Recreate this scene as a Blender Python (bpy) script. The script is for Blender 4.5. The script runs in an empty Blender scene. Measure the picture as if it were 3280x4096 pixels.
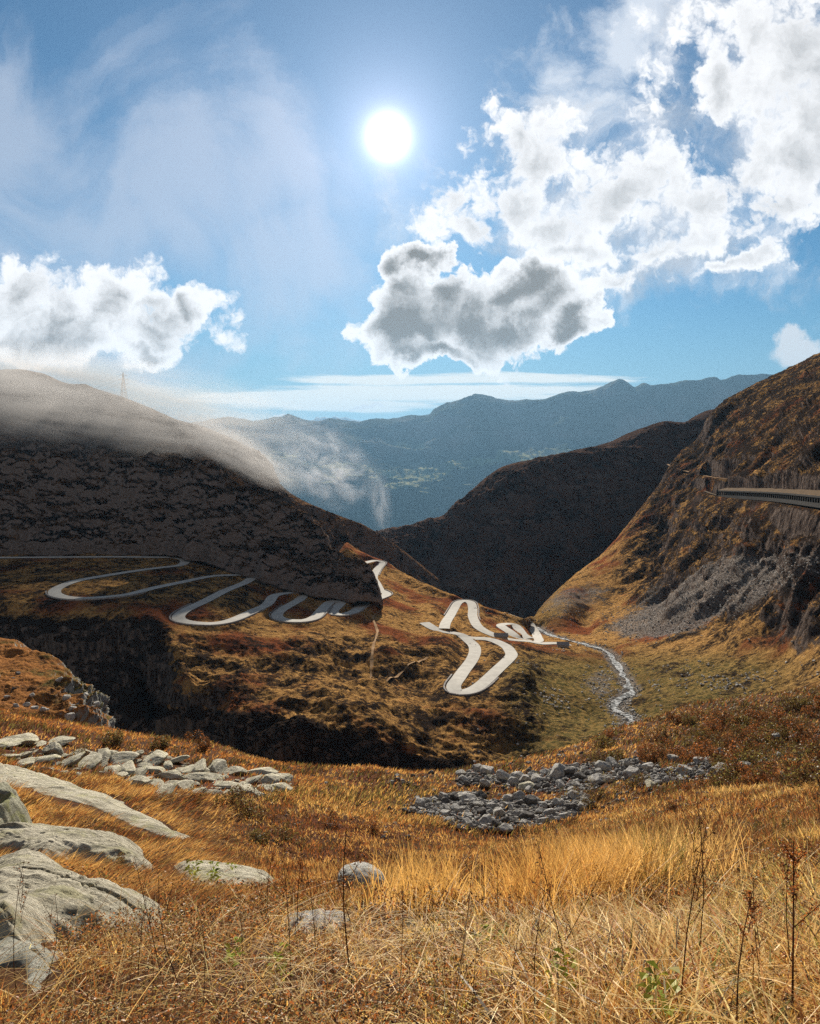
import bpy, math, random
import numpy as np
from mathutils import Vector, Matrix
C = bpy.context.scene
COL = C.collection
R = math.radians
rng = np.random.default_rng(7)
random.seed(7)

# ------------------------------------------------------------------ camera
F = 760.0; W0, H0 = 820.0, 1024.0
PITCH = math.atan(70 / 760.0)
cd = bpy.data.cameras.new('camera'); cam = bpy.data.objects.new('camera', cd); COL.objects.link(cam)
cd.sensor_fit = 'VERTICAL'; cd.sensor_height = 36; cd.lens = F / H0 * 36
cd.clip_start = 0.05; cd.clip_end = 120000
cam.rotation_euler = (math.pi / 2 - PITCH, 0, 0)
C.camera = cam
cP, sP = math.cos(PITCH), math.sin(PITCH)

def ray(u, v):
    """direction through a point of the view, scaled so that y = 1"""
    u = np.asarray(u, float); v = np.asarray(v, float)
    yu = (512 - v) / F
    y = cP + yu * sP; z = -sP + yu * cP
    return ((u - 410) / F) / y, z / y

def P(u, v, d):
    x, z = ray(u, v)
    return np.stack(np.broadcast_arrays(x * d, d * np.ones_like(x), z * d), -1)

# ------------------------------------------------------------------ light
SUN_U, SUN_V = 388, 137
sx, sz = ray(SUN_U, SUN_V)
S = Vector((float(sx), 1, float(sz))).normalized()
SEL = math.asin(S.z); SAZ = math.atan2(S.x, S.y)
C.view_settings.view_transform = 'Standard'; C.view_settings.look = 'None'
C.view_settings.exposure = 0.95; C.view_settings.gamma = 1
C.view_settings.use_curve_mapping = False
ld = bpy.data.lights.new('sun', 'SUN'); ld.energy = 5.0; ld.angle = R(0.5); ld.color = (1, .93, .82)
lo = bpy.data.objects.new('sun', ld); COL.objects.link(lo)
SL_ = Vector((math.sin(SAZ) * math.cos(SEL + R(1.6)), math.cos(SAZ) * math.cos(SEL + R(1.6)), math.sin(SEL + R(1.6))))
lo.rotation_euler = SL_.to_track_quat('Z', 'Y').to_euler()
C.cycles.max_bounces = 6; C.cycles.diffuse_bounces = 2; C.cycles.glossy_bounces = 2
C.cycles.transmission_bounces = 3; C.cycles.transparent_max_bounces = 6; C.cycles.volume_bounces = 0
C.cycles.use_denoising = False; C.cycles.denoiser = 'OPENIMAGEDENOISE'; C.cycles.denoising_input_passes = 'RGB_ALBEDO_NORMAL'; C.cycles.denoising_prefilter = 'ACCURATE'
C.cycles.use_adaptive_sampling = False

class NT:
    """tiny node helper"""
    def __init__(s, tree): s.t = tree; s.n = tree.nodes; s.l = tree.links
    def put(s, sock, v):
        if v is None: return
        if isinstance(v, bpy.types.NodeSocket): s.l.new(v, sock)
        else:
            try: sock.default_value = v
            except Exception: sock.default_value = (*v, 1)
    def node(s, typ, **kw):
        n = s.n.new(typ)
        for k, v in kw.items(): setattr(n, k, v)
        return n
    def m(s, op, a, b=None, c=None, clamp=False):
        n = s.node('ShaderNodeMath', operation=op, use_clamp=clamp)
        for i, v in enumerate((a, b, c)): s.put(n.inputs[i], v)
        return n.outputs[0]
    def vm(s, op, a, b=None, c=None, out=0):
        n = s.node('ShaderNodeVectorMath', operation=op)
        for i, v in enumerate((a, b, c)): s.put(n.inputs[i], v)
        return n.outputs[out]
    def noise(s, vec, scale, detail=4, rough=.55, dist=0, out=0):
        n = s.node('ShaderNodeTexNoise')
        s.put(n.inputs['Vector'], vec); n.inputs['Scale'].default_value = scale
        n.inputs['Detail'].default_value = detail; n.inputs['Roughness'].default_value = rough
        n.inputs['Distortion'].default_value = dist
        return n.outputs[out]
    def mr(s, v, a, b, c=0, d=1, smooth=True):
        n = s.node('ShaderNodeMapRange'); n.interpolation_type = 'SMOOTHSTEP' if smooth else 'LINEAR'
        for i, x in enumerate((v, a, b, c, d)): s.put(n.inputs[i], x)
        return n.outputs[0]
    def mix(s, f, a, b, mode='MIX'):
        n = s.node('ShaderNodeMix', data_type='RGBA', blend_type=mode)
        s.put(n.inputs[0], f); s.put(n.inputs[6], a); s.put(n.inputs[7], b)
        return n.outputs[2]

# ------------------------------------------------------------------ sky
world = bpy.data.worlds.new('World'); C.world = world; world.use_nodes = True
world.node_tree.nodes.clear(); w = NT(world.node_tree)
sky = w.node('ShaderNodeTexSky'); sky.sky_type = 'NISHITA'; sky.sun_disc = False
sky.sun_elevation = SEL; sky.sun_rotation = SAZ; sky.altitude = 2000; sky.air_density = 1.0
sky.dust_density = 0.4; sky.ozone_density = 2.0
SKYK = 0.05; SKT = (.44, .92, 1.08); CW = (.80, .80, .81)
tc = w.node('ShaderNodeTexCoord').outputs['Generated']
sep = w.node('ShaderNodeSeparateXYZ'); w.put(sep.inputs[0], tc)
yy = w.m('MAXIMUM', sep.outputs[1], 0.05)
gx = w.m('DIVIDE', sep.outputs[0], yy); gz = w.m('DIVIDE', sep.outputs[2], yy)
cmb = w.node('ShaderNodeCombineXYZ'); w.put(cmb.inputs[0], gx); w.put(cmb.inputs[2], gz)
g0 = cmb.outputs[0]
front = w.mr(sep.outputs[1], .06, .25)
def w2(vec, scale, detail=4, rough=.55, dist=0, out=0):
    o = w.noise(vec, scale, detail, rough, dist, out); o.node.noise_dimensions = '2D'; return o
cm2 = w.node('ShaderNodeCombineXYZ'); w.put(cm2.inputs[0], gx); w.put(cm2.inputs[1], gz); p2 = cm2.outputs[0]
nz1 = w2(p2, 6.0, 2, .6, 0, 1); nz2 = w2(p2, 26.0, 5, .65, 0, 1)
def scl(v, k):
    o = w.vm('SCALE', w.vm('SUBTRACT', v, (.5, .5, .5))); o.node.inputs[3].default_value = k; return o
q2 = w.vm('ADD', w.vm('ADD', p2, scl(nz1, .12)), scl(nz2, .04))
tw = w.vm('ADD', p2, scl(nz2, .03))
fbn = w.m('SUBTRACT', w2(tw, 8.0, 10, .63, .35), .5)
vo_ = w.node('ShaderNodeTexVoronoi', feature='F1', voronoi_dimensions='2D'); w.put(vo_.inputs['Vector'], tw); vo_.inputs['Scale'].default_value = 15
vo_.inputs['Detail'].default_value = 3; vo_.inputs['Roughness'].default_value = .6; vo_.inputs['Lacunarity'].default_value = 2.3
puff = w.m('SUBTRACT', .45, vo_.outputs['Distance'])

def blob(g, fu, fv, ru, rv, rot=0):
    """ellipse of cloud mass at a bearing / height; radii in the same units"""
    k = .4751
    cx, cz = (float(a) for a in ray(fu * k, fv * k))
    a = ru * k / F; b = rv * k / F
    n = w.node('ShaderNodeMapping', vector_type='TEXTURE')
    n.inputs['Location'].default_value = (cx, cz, 0); n.inputs['Rotation'].default_value = (0, 0, R(-rot))
    n.inputs['Scale'].default_value = (a * 1.6, b * 1.6, 1)
    w.put(n.inputs[0], g)
    return w.m('SUBTRACT', 1.0, w.vm('LENGTH', n.outputs[0], out=1))
def union(g, lst, k=.2):
    o = None
    for b in lst:
        f = blob(g, *b)
        o = f if o is None else w.m('SMOOTH_MAX', o, f, k)
    return o
main = [(1700,110,200,190),(1560,360,190,80,-25),(1720,310,150,110),(1520,170,50,90,35),(1120,320,110,70),(1060,300,60,60),(1060,400,120,70),(920,430,50,60),(1700,220,150,170),
        (1330,390,150,90,-15),(1190,480,120,70),(1480,420,180,70,-25),(1430,530,140,38,-16),(1640,450,110,50,-20),(1280,615,90,22,-25),(1590,555,90,22,-20),
        (1200,550,100,36), (960,470,100,40)]
wisp = [(1150,150,80,70),(1290,110,60,100,35),(1350,30,60,80,35),(1180,230,100,60),(1230,200,60,40)]
dark = [(900,620,60,50),(1100,670,90,55),(970,660,160,70),(865,560,40,30),(860,690,80,50),(1195,690,50,30),(910,738,85,28),(1080,605,75,50)]
left = [(250,640,120,50),(330,700,120,45),(20,720,120,40),(40,640,130,60),(180,660,170,60),(330,660,90,40),(420,670,50,40),(100,700,160,60),(300,735,120,20)]
small = [(1690,765,55,26),(600,858,26,6),(780,866,34,5)]
softb = [(1680,200,200,230),(1620,350,210,110,-25),(1200,430,230,110,-10),(1450,440,230,90,-20),(1450,560,230,45,-16),(1130,320,110,100)]
msf = union(q2, softb); mm = union(q2, main); mw = union(q2, wisp); md = union(q2, dark); ml = union(q2, left); ms = union(q2, small)
tex = w.m('ADD', w.m('MULTIPLY', fbn, 1.5), w.m('MULTIPLY', puff, .75))
ang = w.m('ARCCOSINE', w.m('MINIMUM', w.vm('DOT_PRODUCT', tc, tuple(S), out=1), .999999))
den_m = w.m('ADD', w.m('ADD', mm, .30), w.m('MULTIPLY', tex, 1.15)); den_w = w.m('ADD', mw, w.m('MULTIPLY', fbn, 2.6))
den_d = w.m('ADD', w.m('ADD', md, .05), w.m('MULTIPLY', tex, .5)); den_l = w.m('ADD', w.m('ADD', ml, .12), w.m('MULTIPLY', tex, .75))
# long flat bank of cloud low over the horizon, and thin veils
stretch = w.vm('MULTIPLY', p2, (3.0, 40.0, 1))
fst = w.m('SUBTRACT', w2(stretch, 1.6, 7, .6), .5)
band = union(p2, [(820,832,300,13),(1040,820,170,10),(980,800,220,8),(700,850,160,10)])
den_b = w.m('ADD', band, w.m('MULTIPLY', fst, 2.2))
veil = union(q2, [(300,330,330,170),(560,330,110,150),(250,480,300,130),(60,300,150,160),(130,780,300,45),(620,560,120,160)])
fv = w2(tw, 3.2, 8, .58, .8)
av = w.m('MULTIPLY', w.mr(w.m('ADD', veil, w.m('MULTIPLY', w.m('SUBTRACT', fv, .5), 2.6)), .0, 1.1), .62)
a_sf = w.m('MULTIPLY', w.mr(w.m('ADD', msf, w.m('MULTIPLY', fbn, 2.4)), -.1, .9), .85); a_m = w.mr(den_m, .0, .5); a_w = w.m('MULTIPLY', w.mr(den_w, .0, .9), .85)
a_d = w.mr(den_d, .0, .15); a_l = w.mr(den_l, -.06, .3); a_m = w.m('MULTIPLY', a_m, w.mr(ang, R(3.2), R(5.5))); a_s = w.m('MULTIPLY', w.mr(w.m('ADD', ms, w.m('MULTIPLY', fbn, 1.)), 0, .4), .8)
a_b = w.m('MULTIPLY', w.mr(den_b, -.15, .45), .9)
# thick cloud lets less light through: brightness falls with thickness
tint = lambda r, g_, b: (r, g_, b, 1)
f7 = w2(tw, 16, 7, .62, .4)
f7n = w.m('SUBTRACT', f7, .5)
c_m = w.mix(w.mr(w.m('ADD', w.m('ADD', mm, w.m('MULTIPLY', tex, .5)), w.m('MULTIPLY', f7n, .55)), .2, 1.25), tint(*CW), tint(.36,.37,.38))
c_d = w.mix(w.mr(w.m('ADD', w.m('ADD', w.m('MULTIPLY', md, 1.0), w.m('MULTIPLY', tex, .22)), w.m('MULTIPLY', f7n, .55)), .18, .74), tint(*CW), tint(.20,.195,.185))
c_l = w.mix(w.mr(w.m('ADD', w.m('ADD', ml, w.m('MULTIPLY', tex, .3)), w.m('MULTIPLY', f7n, .9)), .34, 1.1), tint(*CW), tint(.27,.265,.26))
skyc = w.mix(1.0, sky.outputs[0], tint(SKYK, SKYK, SKYK), 'MULTIPLY')
skyc = w.mix(1.0, skyc, tint(*SKT), 'MULTIPLY')
skyc = w.mix(w.mr(sep.outputs[2], .22, -.02, 0, .85), skyc, tint(.20, .315, .40))
skyc = w.mix(w.mr(sep.outputs[1], .05, -.45, 0, .75), skyc, tint(.30, .28, .27))   # unseen rear sky turned cloudy warm grey, added to fill the shade
# aureole round the sun (thin high haze lit by the sun)
dt = w.vm('DOT_PRODUCT', tc, tuple(S), out=1)
ang = w.m('ARCCOSINE', w.m('MINIMUM', dt, .999999))
halo = w.m('ADD', w.m('MULTIPLY', w.m('EXPONENT', w.m('MULTIPLY', ang, -4.5)), .20),
           w.m('MULTIPLY', w.m('EXPONENT', w.m('MULTIPLY', ang, -24.0)), .6))
disc = w.m('MULTIPLY', w.m('EXPONENT', w.m('MULTIPLY', w.m('POWER', w.m('DIVIDE', ang, R(.85)), 1.6), -1.0)), 3.6)
col = w.mix(w.m('MULTIPLY', av, front), skyc, tint(.40,.45,.54))
hal = w.mix(1.0, tint(.86,.84,1.0), halo, 'MULTIPLY')
col = w.mix(1.0, col, hal, 'ADD')
col = w.mix(w.m('MULTIPLY', a_b, front), col, tint(.74,.74,.70))
col = w.mix(w.m('MULTIPLY', a_s, front), col, tint(.62,.63,.65))
col = w.mix(w.m('MULTIPLY', a_w, front), col, tint(.60,.64,.70))
col = w.mix(w.m('MULTIPLY', a_sf, front), col, w.mix(w.mr(f7, .35, .65), tint(.42,.45,.5), tint(.66,.68,.72)))
col = w.mix(w.m('MULTIPLY', a_m, front), col, c_m)
col = w.mix(w.m('MULTIPLY', a_l, front), col, c_l)
col = w.mix(w.m('MULTIPLY', a_d, front), col, c_d)
dc = w.mix(1.0, tint(1, .97, .9), disc, 'MULTIPLY')
col = w.mix(1.0, col, dc, 'ADD')
col = w.mix(1.0, col, tint(7.0, 7.0, 7.0), 'MULTIPLY')
bg = w.node('ShaderNodeBackground'); w.put(bg.inputs[0], col); bg.inputs[1].default_value = .1
wo = w.node('ShaderNodeOutputWorld'); w.l.new(bg.outputs[0], wo.inputs[0])
world.cycles.sampling_method = 'MANUAL'; world.cycles.sample_map_resolution = 512

# ------------------------------------------------------------------ noise, interpolation
def _h(ix, iy, iz):
    h = (ix.astype(np.uint32) * np.uint32(374761393) + iy.astype(np.uint32) * np.uint32(668265263) + iz.astype(np.uint32) * np.uint32(2147483647 - 77))
    h = (h ^ (h >> np.uint32(13))) * np.uint32(1274126177)
    h = h ^ (h >> np.uint32(16)); h = h * np.uint32(2246822519); h = h ^ (h >> np.uint32(15))
    return h.astype(np.float32) / np.float32(4294967295.0)
def vnoise(p):
    p = np.asarray(p, np.float64); f0 = np.floor(p); t = (p - f0).astype(np.float32)
    i = f0.astype(np.int64); t = t * t * t * (t * (t * 6 - 15) + 10)
    r = 0
    for dx in (0, 1):
        wx = t[..., 0] if dx else 1 - t[..., 0]
        for dy in (0, 1):
            wy = t[..., 1] if dy else 1 - t[..., 1]
            for dz in (0, 1):
                wz = t[..., 2] if dz else 1 - t[..., 2]
                r = r + wx * wy * wz * _h(i[..., 0] + dx, i[..., 1] + dy, i[..., 2] + dz)
    return r * 2 - 1
def fbm(p, oct=6, gain=.5, lac=2.03):
    a = 1.0; r = 0; s = 0
    for k in range(oct):
        r = r + a * vnoise(p + 17.3 * k); s += a; a *= gain; p = p * lac
    return r / s
def ridged(p, oct=6, gain=.52, lac=2.07):
    a = 1.0; r = 0; s = 0
    for k in range(oct):
        r = r + a * (1 - 2.2 * np.abs(vnoise(p + 11.1 * k))); s += a; a *= gain; p = p * lac
    return r / s
def pchip(x, y, xi):
    """monotone cubic through (x, y[:, ...]) evaluated at xi"""
    x = np.asarray(x, float); y = np.asarray(y, float); h = np.diff(x); sh = (-1,) + (1,) * (y.ndim - 1)
    d = np.diff(y, axis=0) / h.reshape(sh)
    m = np.zeros_like(y)
    w1 = (2 * h[1:] + h[:-1]).reshape(sh); w2 = (h[1:] + 2 * h[:-1]).reshape(sh)
    a, b = d[:-1], d[1:]; ok = a * b > 0
    with np.errstate(all='ignore'):
        mm_ = (w1 + w2) / (w1 / np.where(ok, a, 1) + w2 / np.where(ok, b, 1))
    m[1:-1] = np.where(ok, mm_, 0); m[0] = d[0]; m[-1] = d[-1]
    k = np.clip(np.searchsorted(x, xi) - 1, 0, len(h) - 1); hk = h[k].reshape(sh)
    t = ((xi - x[k]) / h[k]).reshape(sh)
    return ((2*t**3-3*t**2+1) * y[k] + (t**3-2*t**2+t) * hk * m[k] + (-2*t**3+3*t**2) * y[k+1] + (t**3-t**2) * hk * m[k+1])

def smooth01(t): t = np.clip(t, 0, 1); return t * t * (3 - 2 * t)

# ------------------------------------------------------------------ mesh helpers
def tag(o, label=None, cat=None, group=None, kind=None):
    if label: o['label'] = label
    if cat: o['category'] = cat
    if group: o['group'] = group
    if kind: o['kind'] = kind
    return o
def mesh_np(name, verts, faces, mat, parent=None, smooth=True, color=None):
    """verts (n,3); faces (m,k) int array"""
    me = bpy.data.meshes.new(name); verts = np.ascontiguousarray(verts, np.float32); faces = np.ascontiguousarray(faces, np.int32)
    n, k = faces.shape
    me.vertices.add(len(verts)); me.vertices.foreach_set('co', verts.ravel())
    me.loops.add(n * k); me.loops.foreach_set('vertex_index', faces.ravel())
    me.polygons.add(n); me.polygons.foreach_set('loop_start', np.arange(0, n * k, k, dtype=np.int32))
    me.polygons.foreach_set('use_smooth', np.full(n, smooth))
    if color is not None:
        at = me.color_attributes.new('tone', 'FLOAT_COLOR', 'POINT')
        at.data.foreach_set('color', np.ascontiguousarray(color, np.float32).ravel())
    me.materials.append(mat); me.update(calc_edges=True); me.validate()
    o = bpy.data.objects.new(name, me); COL.objects.link(o)
    if parent: o.parent = parent
    return o
def grid_faces(nt, nu):
    i = np.arange(nt * nu).reshape(nt, nu)
    return np.stack([i[:-1, :-1], i[1:, :-1], i[1:, 1:], i[:-1, 1:]], -1).reshape(-1, 4)
def mesh_lists(name, V, Fc, mat, parent=None, smooth=False):
    me = bpy.data.meshes.new(name); me.from_pydata([tuple(map(float, v)) for v in V], [], [tuple(map(int, f)) for f in Fc])
    me.materials.append(mat)
    if smooth: me.polygons.foreach_set('use_smooth', [True] * len(me.polygons))
    me.update(); o = bpy.data.objects.new(name, me); COL.objects.link(o)
    if parent: o.parent = parent
    return o
def empty(name, loc=(0, 0, 0)):
    o = bpy.data.objects.new(name, None); o.location = loc; o.empty_display_size = .5; COL.objects.link(o); return o

# ------------------------------------------------------------------ materials
def base_mat(name):
    m = bpy.data.materials.new(name); m.use_nodes = True; m.node_tree.nodes.clear()
    return m, NT(m.node_tree)
def finish(n, colr, rough=.9, bump=None, bstr=.5, bdist=1.0, spec=.02):
    b = n.node('ShaderNodeBsdfPrincipled'); n.put(b.inputs['Base Color'], colr); n.put(b.inputs['Roughness'], rough)
    b.inputs['Specular IOR Level'].default_value = spec
    if bump is not None:
        bp = n.node('ShaderNodeBump'); bp.inputs['Strength'].default_value = bstr; bp.inputs['Distance'].default_value = bdist
        n.put(bp.inputs['Height'], bump); n.l.new(bp.outputs[0], b.inputs['Normal'])
    o = n.node('ShaderNodeOutputMaterial'); n.l.new(b.outputs[0], o.inputs[0])
    return b
def terrain_mat(name, s, grass, grass2, heath, rock, green=None, rock_steep=(.62, .42), heath_t=(.52, .62), bdist=None, stones=0.0, greenmask=(.5, .62), aniso=(1, 1, 1), bstr=.8):
    """s = size in metres of the main patches"""
    m, n = base_mat(name)
    geo = n.node('ShaderNodeNewGeometry'); pos = geo.outputs['Position']
    pa = n.vm('MULTIPLY', pos, aniso)
    f1 = n.noise(pos, 1 / (s * 2.2), 5, .6); f2 = n.noise(pa, 1 / s, 9, .72); f3 = n.noise(pos, 7 / s, 8, .75)
    f4 = n.noise(pa, 2.6 / s, 7, .7, .4)
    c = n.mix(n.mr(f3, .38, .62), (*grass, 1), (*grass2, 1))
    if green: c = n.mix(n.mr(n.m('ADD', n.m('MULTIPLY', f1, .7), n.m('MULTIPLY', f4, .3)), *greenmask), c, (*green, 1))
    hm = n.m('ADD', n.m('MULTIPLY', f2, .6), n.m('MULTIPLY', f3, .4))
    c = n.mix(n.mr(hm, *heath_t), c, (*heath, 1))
    if stones:
        f5 = n.noise(pos, 16 / s, 4, .8)
        sm = n.m('MULTIPLY', n.mr(f5, .60, .70), n.mr(f4, .42, .62))
        c = n.mix(n.m('MULTIPLY', sm, stones), c, (*rock, 1))
    sp = n.node('ShaderNodeSeparateXYZ'); n.put(sp.inputs[0], geo.outputs['Normal'])
    steep = n.m('ADD', sp.outputs[2], n.m('MULTIPLY', n.m('SUBTRACT', f3, .5), .5))
    rc = n.mix(n.mr(f3, .35, .65), (*[k * .6 for k in rock], 1), (*rock, 1))
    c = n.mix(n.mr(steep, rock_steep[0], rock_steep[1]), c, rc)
    hgt = n.m('ADD', f3, n.m('MULTIPLY', f4, 1.5))
    finish(n, c, .95, hgt, bstr, bdist or s * .12, .0)
    return m

# ------------------------------------------------------------------ terrain sheets
class Sheet:
    """a lofted piece of terrain: along each bearing u a list of (height-of-view v, distance d) nodes"""
    def __init__(s, cols, nu, nt, u0=None, u1=None):
        us = np.array(sorted(cols)); A = np.array([[(v, math.log(d)) for v, d in cols[u]] for u in sorted(cols)], float)
        s.us, s.A, s.K = us, A, A.shape[1]
        u0 = us[0] if u0 is None else u0; u1 = us[-1] if u1 is None else u1
        s.u = np.linspace(u0, u1, nu); s.nodes = pchip(us, A, s.u)            # nu,K,2
        seg = np.abs(np.diff(A[:, :, 0], axis=0 if 0 else 1)).mean(0) + 6
        tk = np.concatenate([[0], np.cumsum(seg)]); s.tk = tk
        s.t = np.linspace(0, tk[-1], nt)
        vd = pchip(tk, np.swapaxes(s.nodes, 0, 1), s.t)                        # nt,nu,2
        s.v = vd[..., 0]; s.d = np.exp(vd[..., 1])
        s.P = P(s.u[None, :], s.v, s.d)
        s.nt, s.nu = nt, nu
    def normals(s):
        a = np.gradient(s.P, axis=1); b = np.gradient(s.P, axis=0)
        n = np.cross(a, b); n /= np.linalg.norm(n, axis=-1, keepdims=True) + 1e-9
        n[n[..., 2] < 0] *= -1
        return n
    def depth(s, u, v, first=1):
        """distance of the undisturbed surface at a point of the view"""
        u = np.atleast_1d(np.asarray(u, float)); v = np.atleast_1d(np.asarray(v, float)); out = np.zeros(len(u))
        for i, (a, b) in enumerate(zip(u, v)):
            nd = pchip(s.us, s.A, np.array([a]))[0]
            t = np.linspace(s.tk[first], s.tk[-1], 400); q = pchip(s.tk, nd, t)
            k = np.argmin(np.abs(q[:, 0] - b)); out[i] = math.exp(q[k, 1])
        return out
    def build(s, name, mat):
        o = mesh_np(name, s.P.reshape(-1, 3), grid_faces(s.nt, s.nu), mat); tag(o, kind='structure'); return o

def cols(d, back=(14, 1.35)):
    """add the hidden far side to every column"""
    return {u: [(c[0][0] + back[0], c[0][1] * back[1])] + list(c) for u, c in d.items()}

# --- far range across the main valley
crest = [(-120,432),(100,430),(205,422),(222,419.5),(250,421.5),(270,419),(281,418),(288,414.5),(296,418),(312,421),(345,421.5),(360,422),(375,419.5),(385,421),(398,418),(410,416),(429,414),(434,409),
 (462,400),(479,395),(491,397.5),(514,400),(543,399),(574,391),(580,392),(600,388),(612,383.5),(620,379.5),(627,383),(634.5,388),(644,384.5),(650,387),(671,385),(702,380.5),(716,379),(719,381),(742,375.5),(776,375.6),(800,374),(860,370),(960,378)]
cc = {}
for u, v in crest:
    tv = np.interp(u, [-120, 300, 380, 440, 545, 960], [462, 462, 470, 468, 450, 450])
    cc[u] = [(v, 11500 - 1200 * max(0, (u - 430) / 400)), ((v * .55 + tv * .45), 10300), (tv, 9400), (tv + 9, 8700), (tv + 45, 7900), (565, 7200), (600, 6500)]
cc = {u: [(v, d * 1.6) for v, d in l] for u, l in cc.items()}
cc[-450] = cc[-120]; cc[1300] = cc[960]
far = Sheet(cols(cc, (30, 1.3)), 1300, 220)
q = far.P; nrm = far.normals()
wq = q / 1600
edge = smooth01((far.t - far.tk[1] * .6) / 20)[:, None] * .75 + .25
cf = (.25 + .75 * smooth01((far.t - far.tk[1]) / 25))[:, None, None]
far.P = q + nrm * cf * (ridged(np.stack([wq[..., 0] * 1.3, wq[..., 1] * .55, wq[..., 2] * .4], -1), 7)[..., None] * 270 * edge[..., None])
far.P[..., 2] += fbm(wq * 6, 5) * 50
fm, n = base_mat('forested_far_slope')
geo = n.node('ShaderNodeNewGeometry').outputs['Position']
a1 = n.noise(geo, .001, 8, .65); a2 = n.noise(geo, .0075, 6, .7)
sp = n.node('ShaderNodeSeparateXYZ'); n.put(sp.inputs[0], geo)
nsp = n.node('ShaderNodeSeparateXYZ'); n.put(nsp.inputs[0], n.node('ShaderNodeNewGeometry').outputs['Normal'])
cfor = n.mix(n.mr(a2, .4, .6), (.012, .028, .018, 1), (.03, .05, .03, 1))
cmead = n.mix(n.mr(a2, .35, .65), (.16, .17, .06, 1), (.34, .30, .16, 1))
calp = n.mix(n.mr(a1, .45, .6), (.07, .075, .05, 1), (.16, .15, .13, 1))
c = n.mix(n.mr(n.m('ADD', sp.outputs[2], n.m('MULTIPLY', n.m('SUBTRACT', a1, .5), 1400)), -400, 240), cfor, calp)
flat = n.m('MULTIPLY', n.mr(nsp.outputs[2], .93, .985), n.mr(n.m('ADD', a1, n.m('MULTIPLY', a2, .4)), .66, .74))
c = n.mix(n.m('MULTIPLY', flat, n.mr(sp.outputs[2], 0, -240)), c, cmead)
finish(n, c, 1, a2, .5, 60, 0)
far.build('far_mountain_range', fm)

# --- jagged peaks beyond
pk = {}
for u, v in [(268,432),(300,426),(312,421),(317,417.5),(320,419),(325,417),(330,418.5),(334,415.8),(339,418),(345,417.5),(352,420.5),(360,422),(380,428),(400,434)]:
    pk[u] = [(v, 42000), (v + 8, 40500), (v + 30, 38000)]
peaks = Sheet(cols(pk, (8, 1.1)), 220, 40)
peaks.P[..., 2] += ridged(peaks.P / 1400, 5) * 90
pm, n = base_mat('bare_far_rock')
geo = n.node('ShaderNodeNewGeometry').outputs['Position']
finish(n, n.mix(n.mr(n.noise(geo, .001, 6, .7), .4, .6), (.2, .2, .2, 1), (.5, .5, .52, 1)), 1)
peaks.build('distant_peaks', pm)

# --- dark ridge on the right side of the side valley
rc = {340: [(534,1330),(580,1150),(640,1000),(680,900)], 378: [(532,1300),(570,1130),(630,1000),(680,900)], 410: [(528,1290),(568,1110),(620,980),(680,880)],
 445: [(516,1290),(560,1100),(612,970),(680,870)], 457: [(504,1290),(552,1100),(612,970),(680,865)], 474: [(488,1290),(545,1100),(612,965),(680,860)],
 488: [(476,1290),(540,1100),(612,960),(680,855)], 505: [(466,1290),(536,1090),(612,950),(680,850)], 543: [(458,1300),(530,1090),(612,940),(680,840)],
 571: [(452,1310),(528,1090),(615,930),(680,840)], 612: [(441,1330),(524,1100),(615,930),(680,840)], 624: [(435.5,1340),(520,1110),(615,930),(680,840)],
 650: [(426,1360),(515,1120),(615,930),(680,840)], 666: [(421,1370),(512,1130),(615,930),(680,840)], 683: [(422.4,1380),(510,1140),(615,930),(680,840)],
 695: [(416.5,1390),(508,1150),(615,930),(680,840)], 707: [(411,1400),(505,1160),(615,930),(680,840)], 760: [(404,1430),(500,1180),(615,930),(680,840)], 830: [(398,1450),(495,1190),(615,930),(680,840)]}
rc[1250] = rc[830]
rid = Sheet(cols(rc), 900, 260)
q = rid.P / 100; nrm = rid.normals()
fade = smooth01((rid.t - rid.tk[1] * .7) / 30)[:, None] * .8 + .2
dsp = ridged(np.stack([q[..., 0] * .9 + q[..., 1] * .15, q[..., 1] * .35, q[..., 2] * .3], -1), 7, .5) * 22 + ridged(q * 2.5, 6, .6) * 8
fade = fade * (.22 + .78 * smooth01((rid.t - rid.tk[1]) / 30))[:, None]
rid.P = rid.P + nrm * (dsp * fade)[..., None]
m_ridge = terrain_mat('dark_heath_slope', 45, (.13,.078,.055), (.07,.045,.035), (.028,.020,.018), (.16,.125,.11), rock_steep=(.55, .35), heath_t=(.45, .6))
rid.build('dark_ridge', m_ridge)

# --- mountain on the left
lc = {-100: [(364,800),(415,735),(470,655),(575,610)], 0: [(370,790),(415,730),(470,650),(575,610)], 17: [(369.5,785),(415,728),(470,648),(575,610)], 38: [(372.6,780),(418,722),(470,645),(575,608)],
 71: [(384.4,765),(420,712),(472,638),(575,605)], 83: [(384.4,758),(422,706),(473,634),(575,605)], 95: [(389,748),(424,700),(474,630),(575,602)], 123: [(397.5,722),(430,680),(478,618),(575,600)],
 152: [(409,698),(436,660),(480,608),(575,598)], 176: [(420,678),(444,645),(484,600),(577,590)], 204: [(427,664),(452,632),(488,592),(582,570)], 223: [(435.5,657),(460,628),(494,592),(586,545)],
 245: [(446,656),(470,632),(502,604),(590,560)], 261: [(454.5,664),(480,640),(510,618),(592,575)], 269.6: [(464,674),(488,652),(515,630),(594,585)], 275: [(478,685),(497,662),(522,640),(596,590)],
 306: [(502,740),(515,715),(535,690),(600,620)], 351: [(521,810),(534,785),(552,755),(610,690)], 378: [(534,870),(548,840),(566,800),(620,740)], 400: [(548,920),(562,880),(580,840),(630,770)], 440: [(580,980),(594,940),(610,890),(650,830)]}
lc = {u: [(v, d + (38, 26, 12, 0)[k] * float(np.interp(u, [110, 160, 280, 360], [0, 1, 1, 0]))) for k, (v, d) in enumerate(l)] for u, l in lc.items()}
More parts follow.
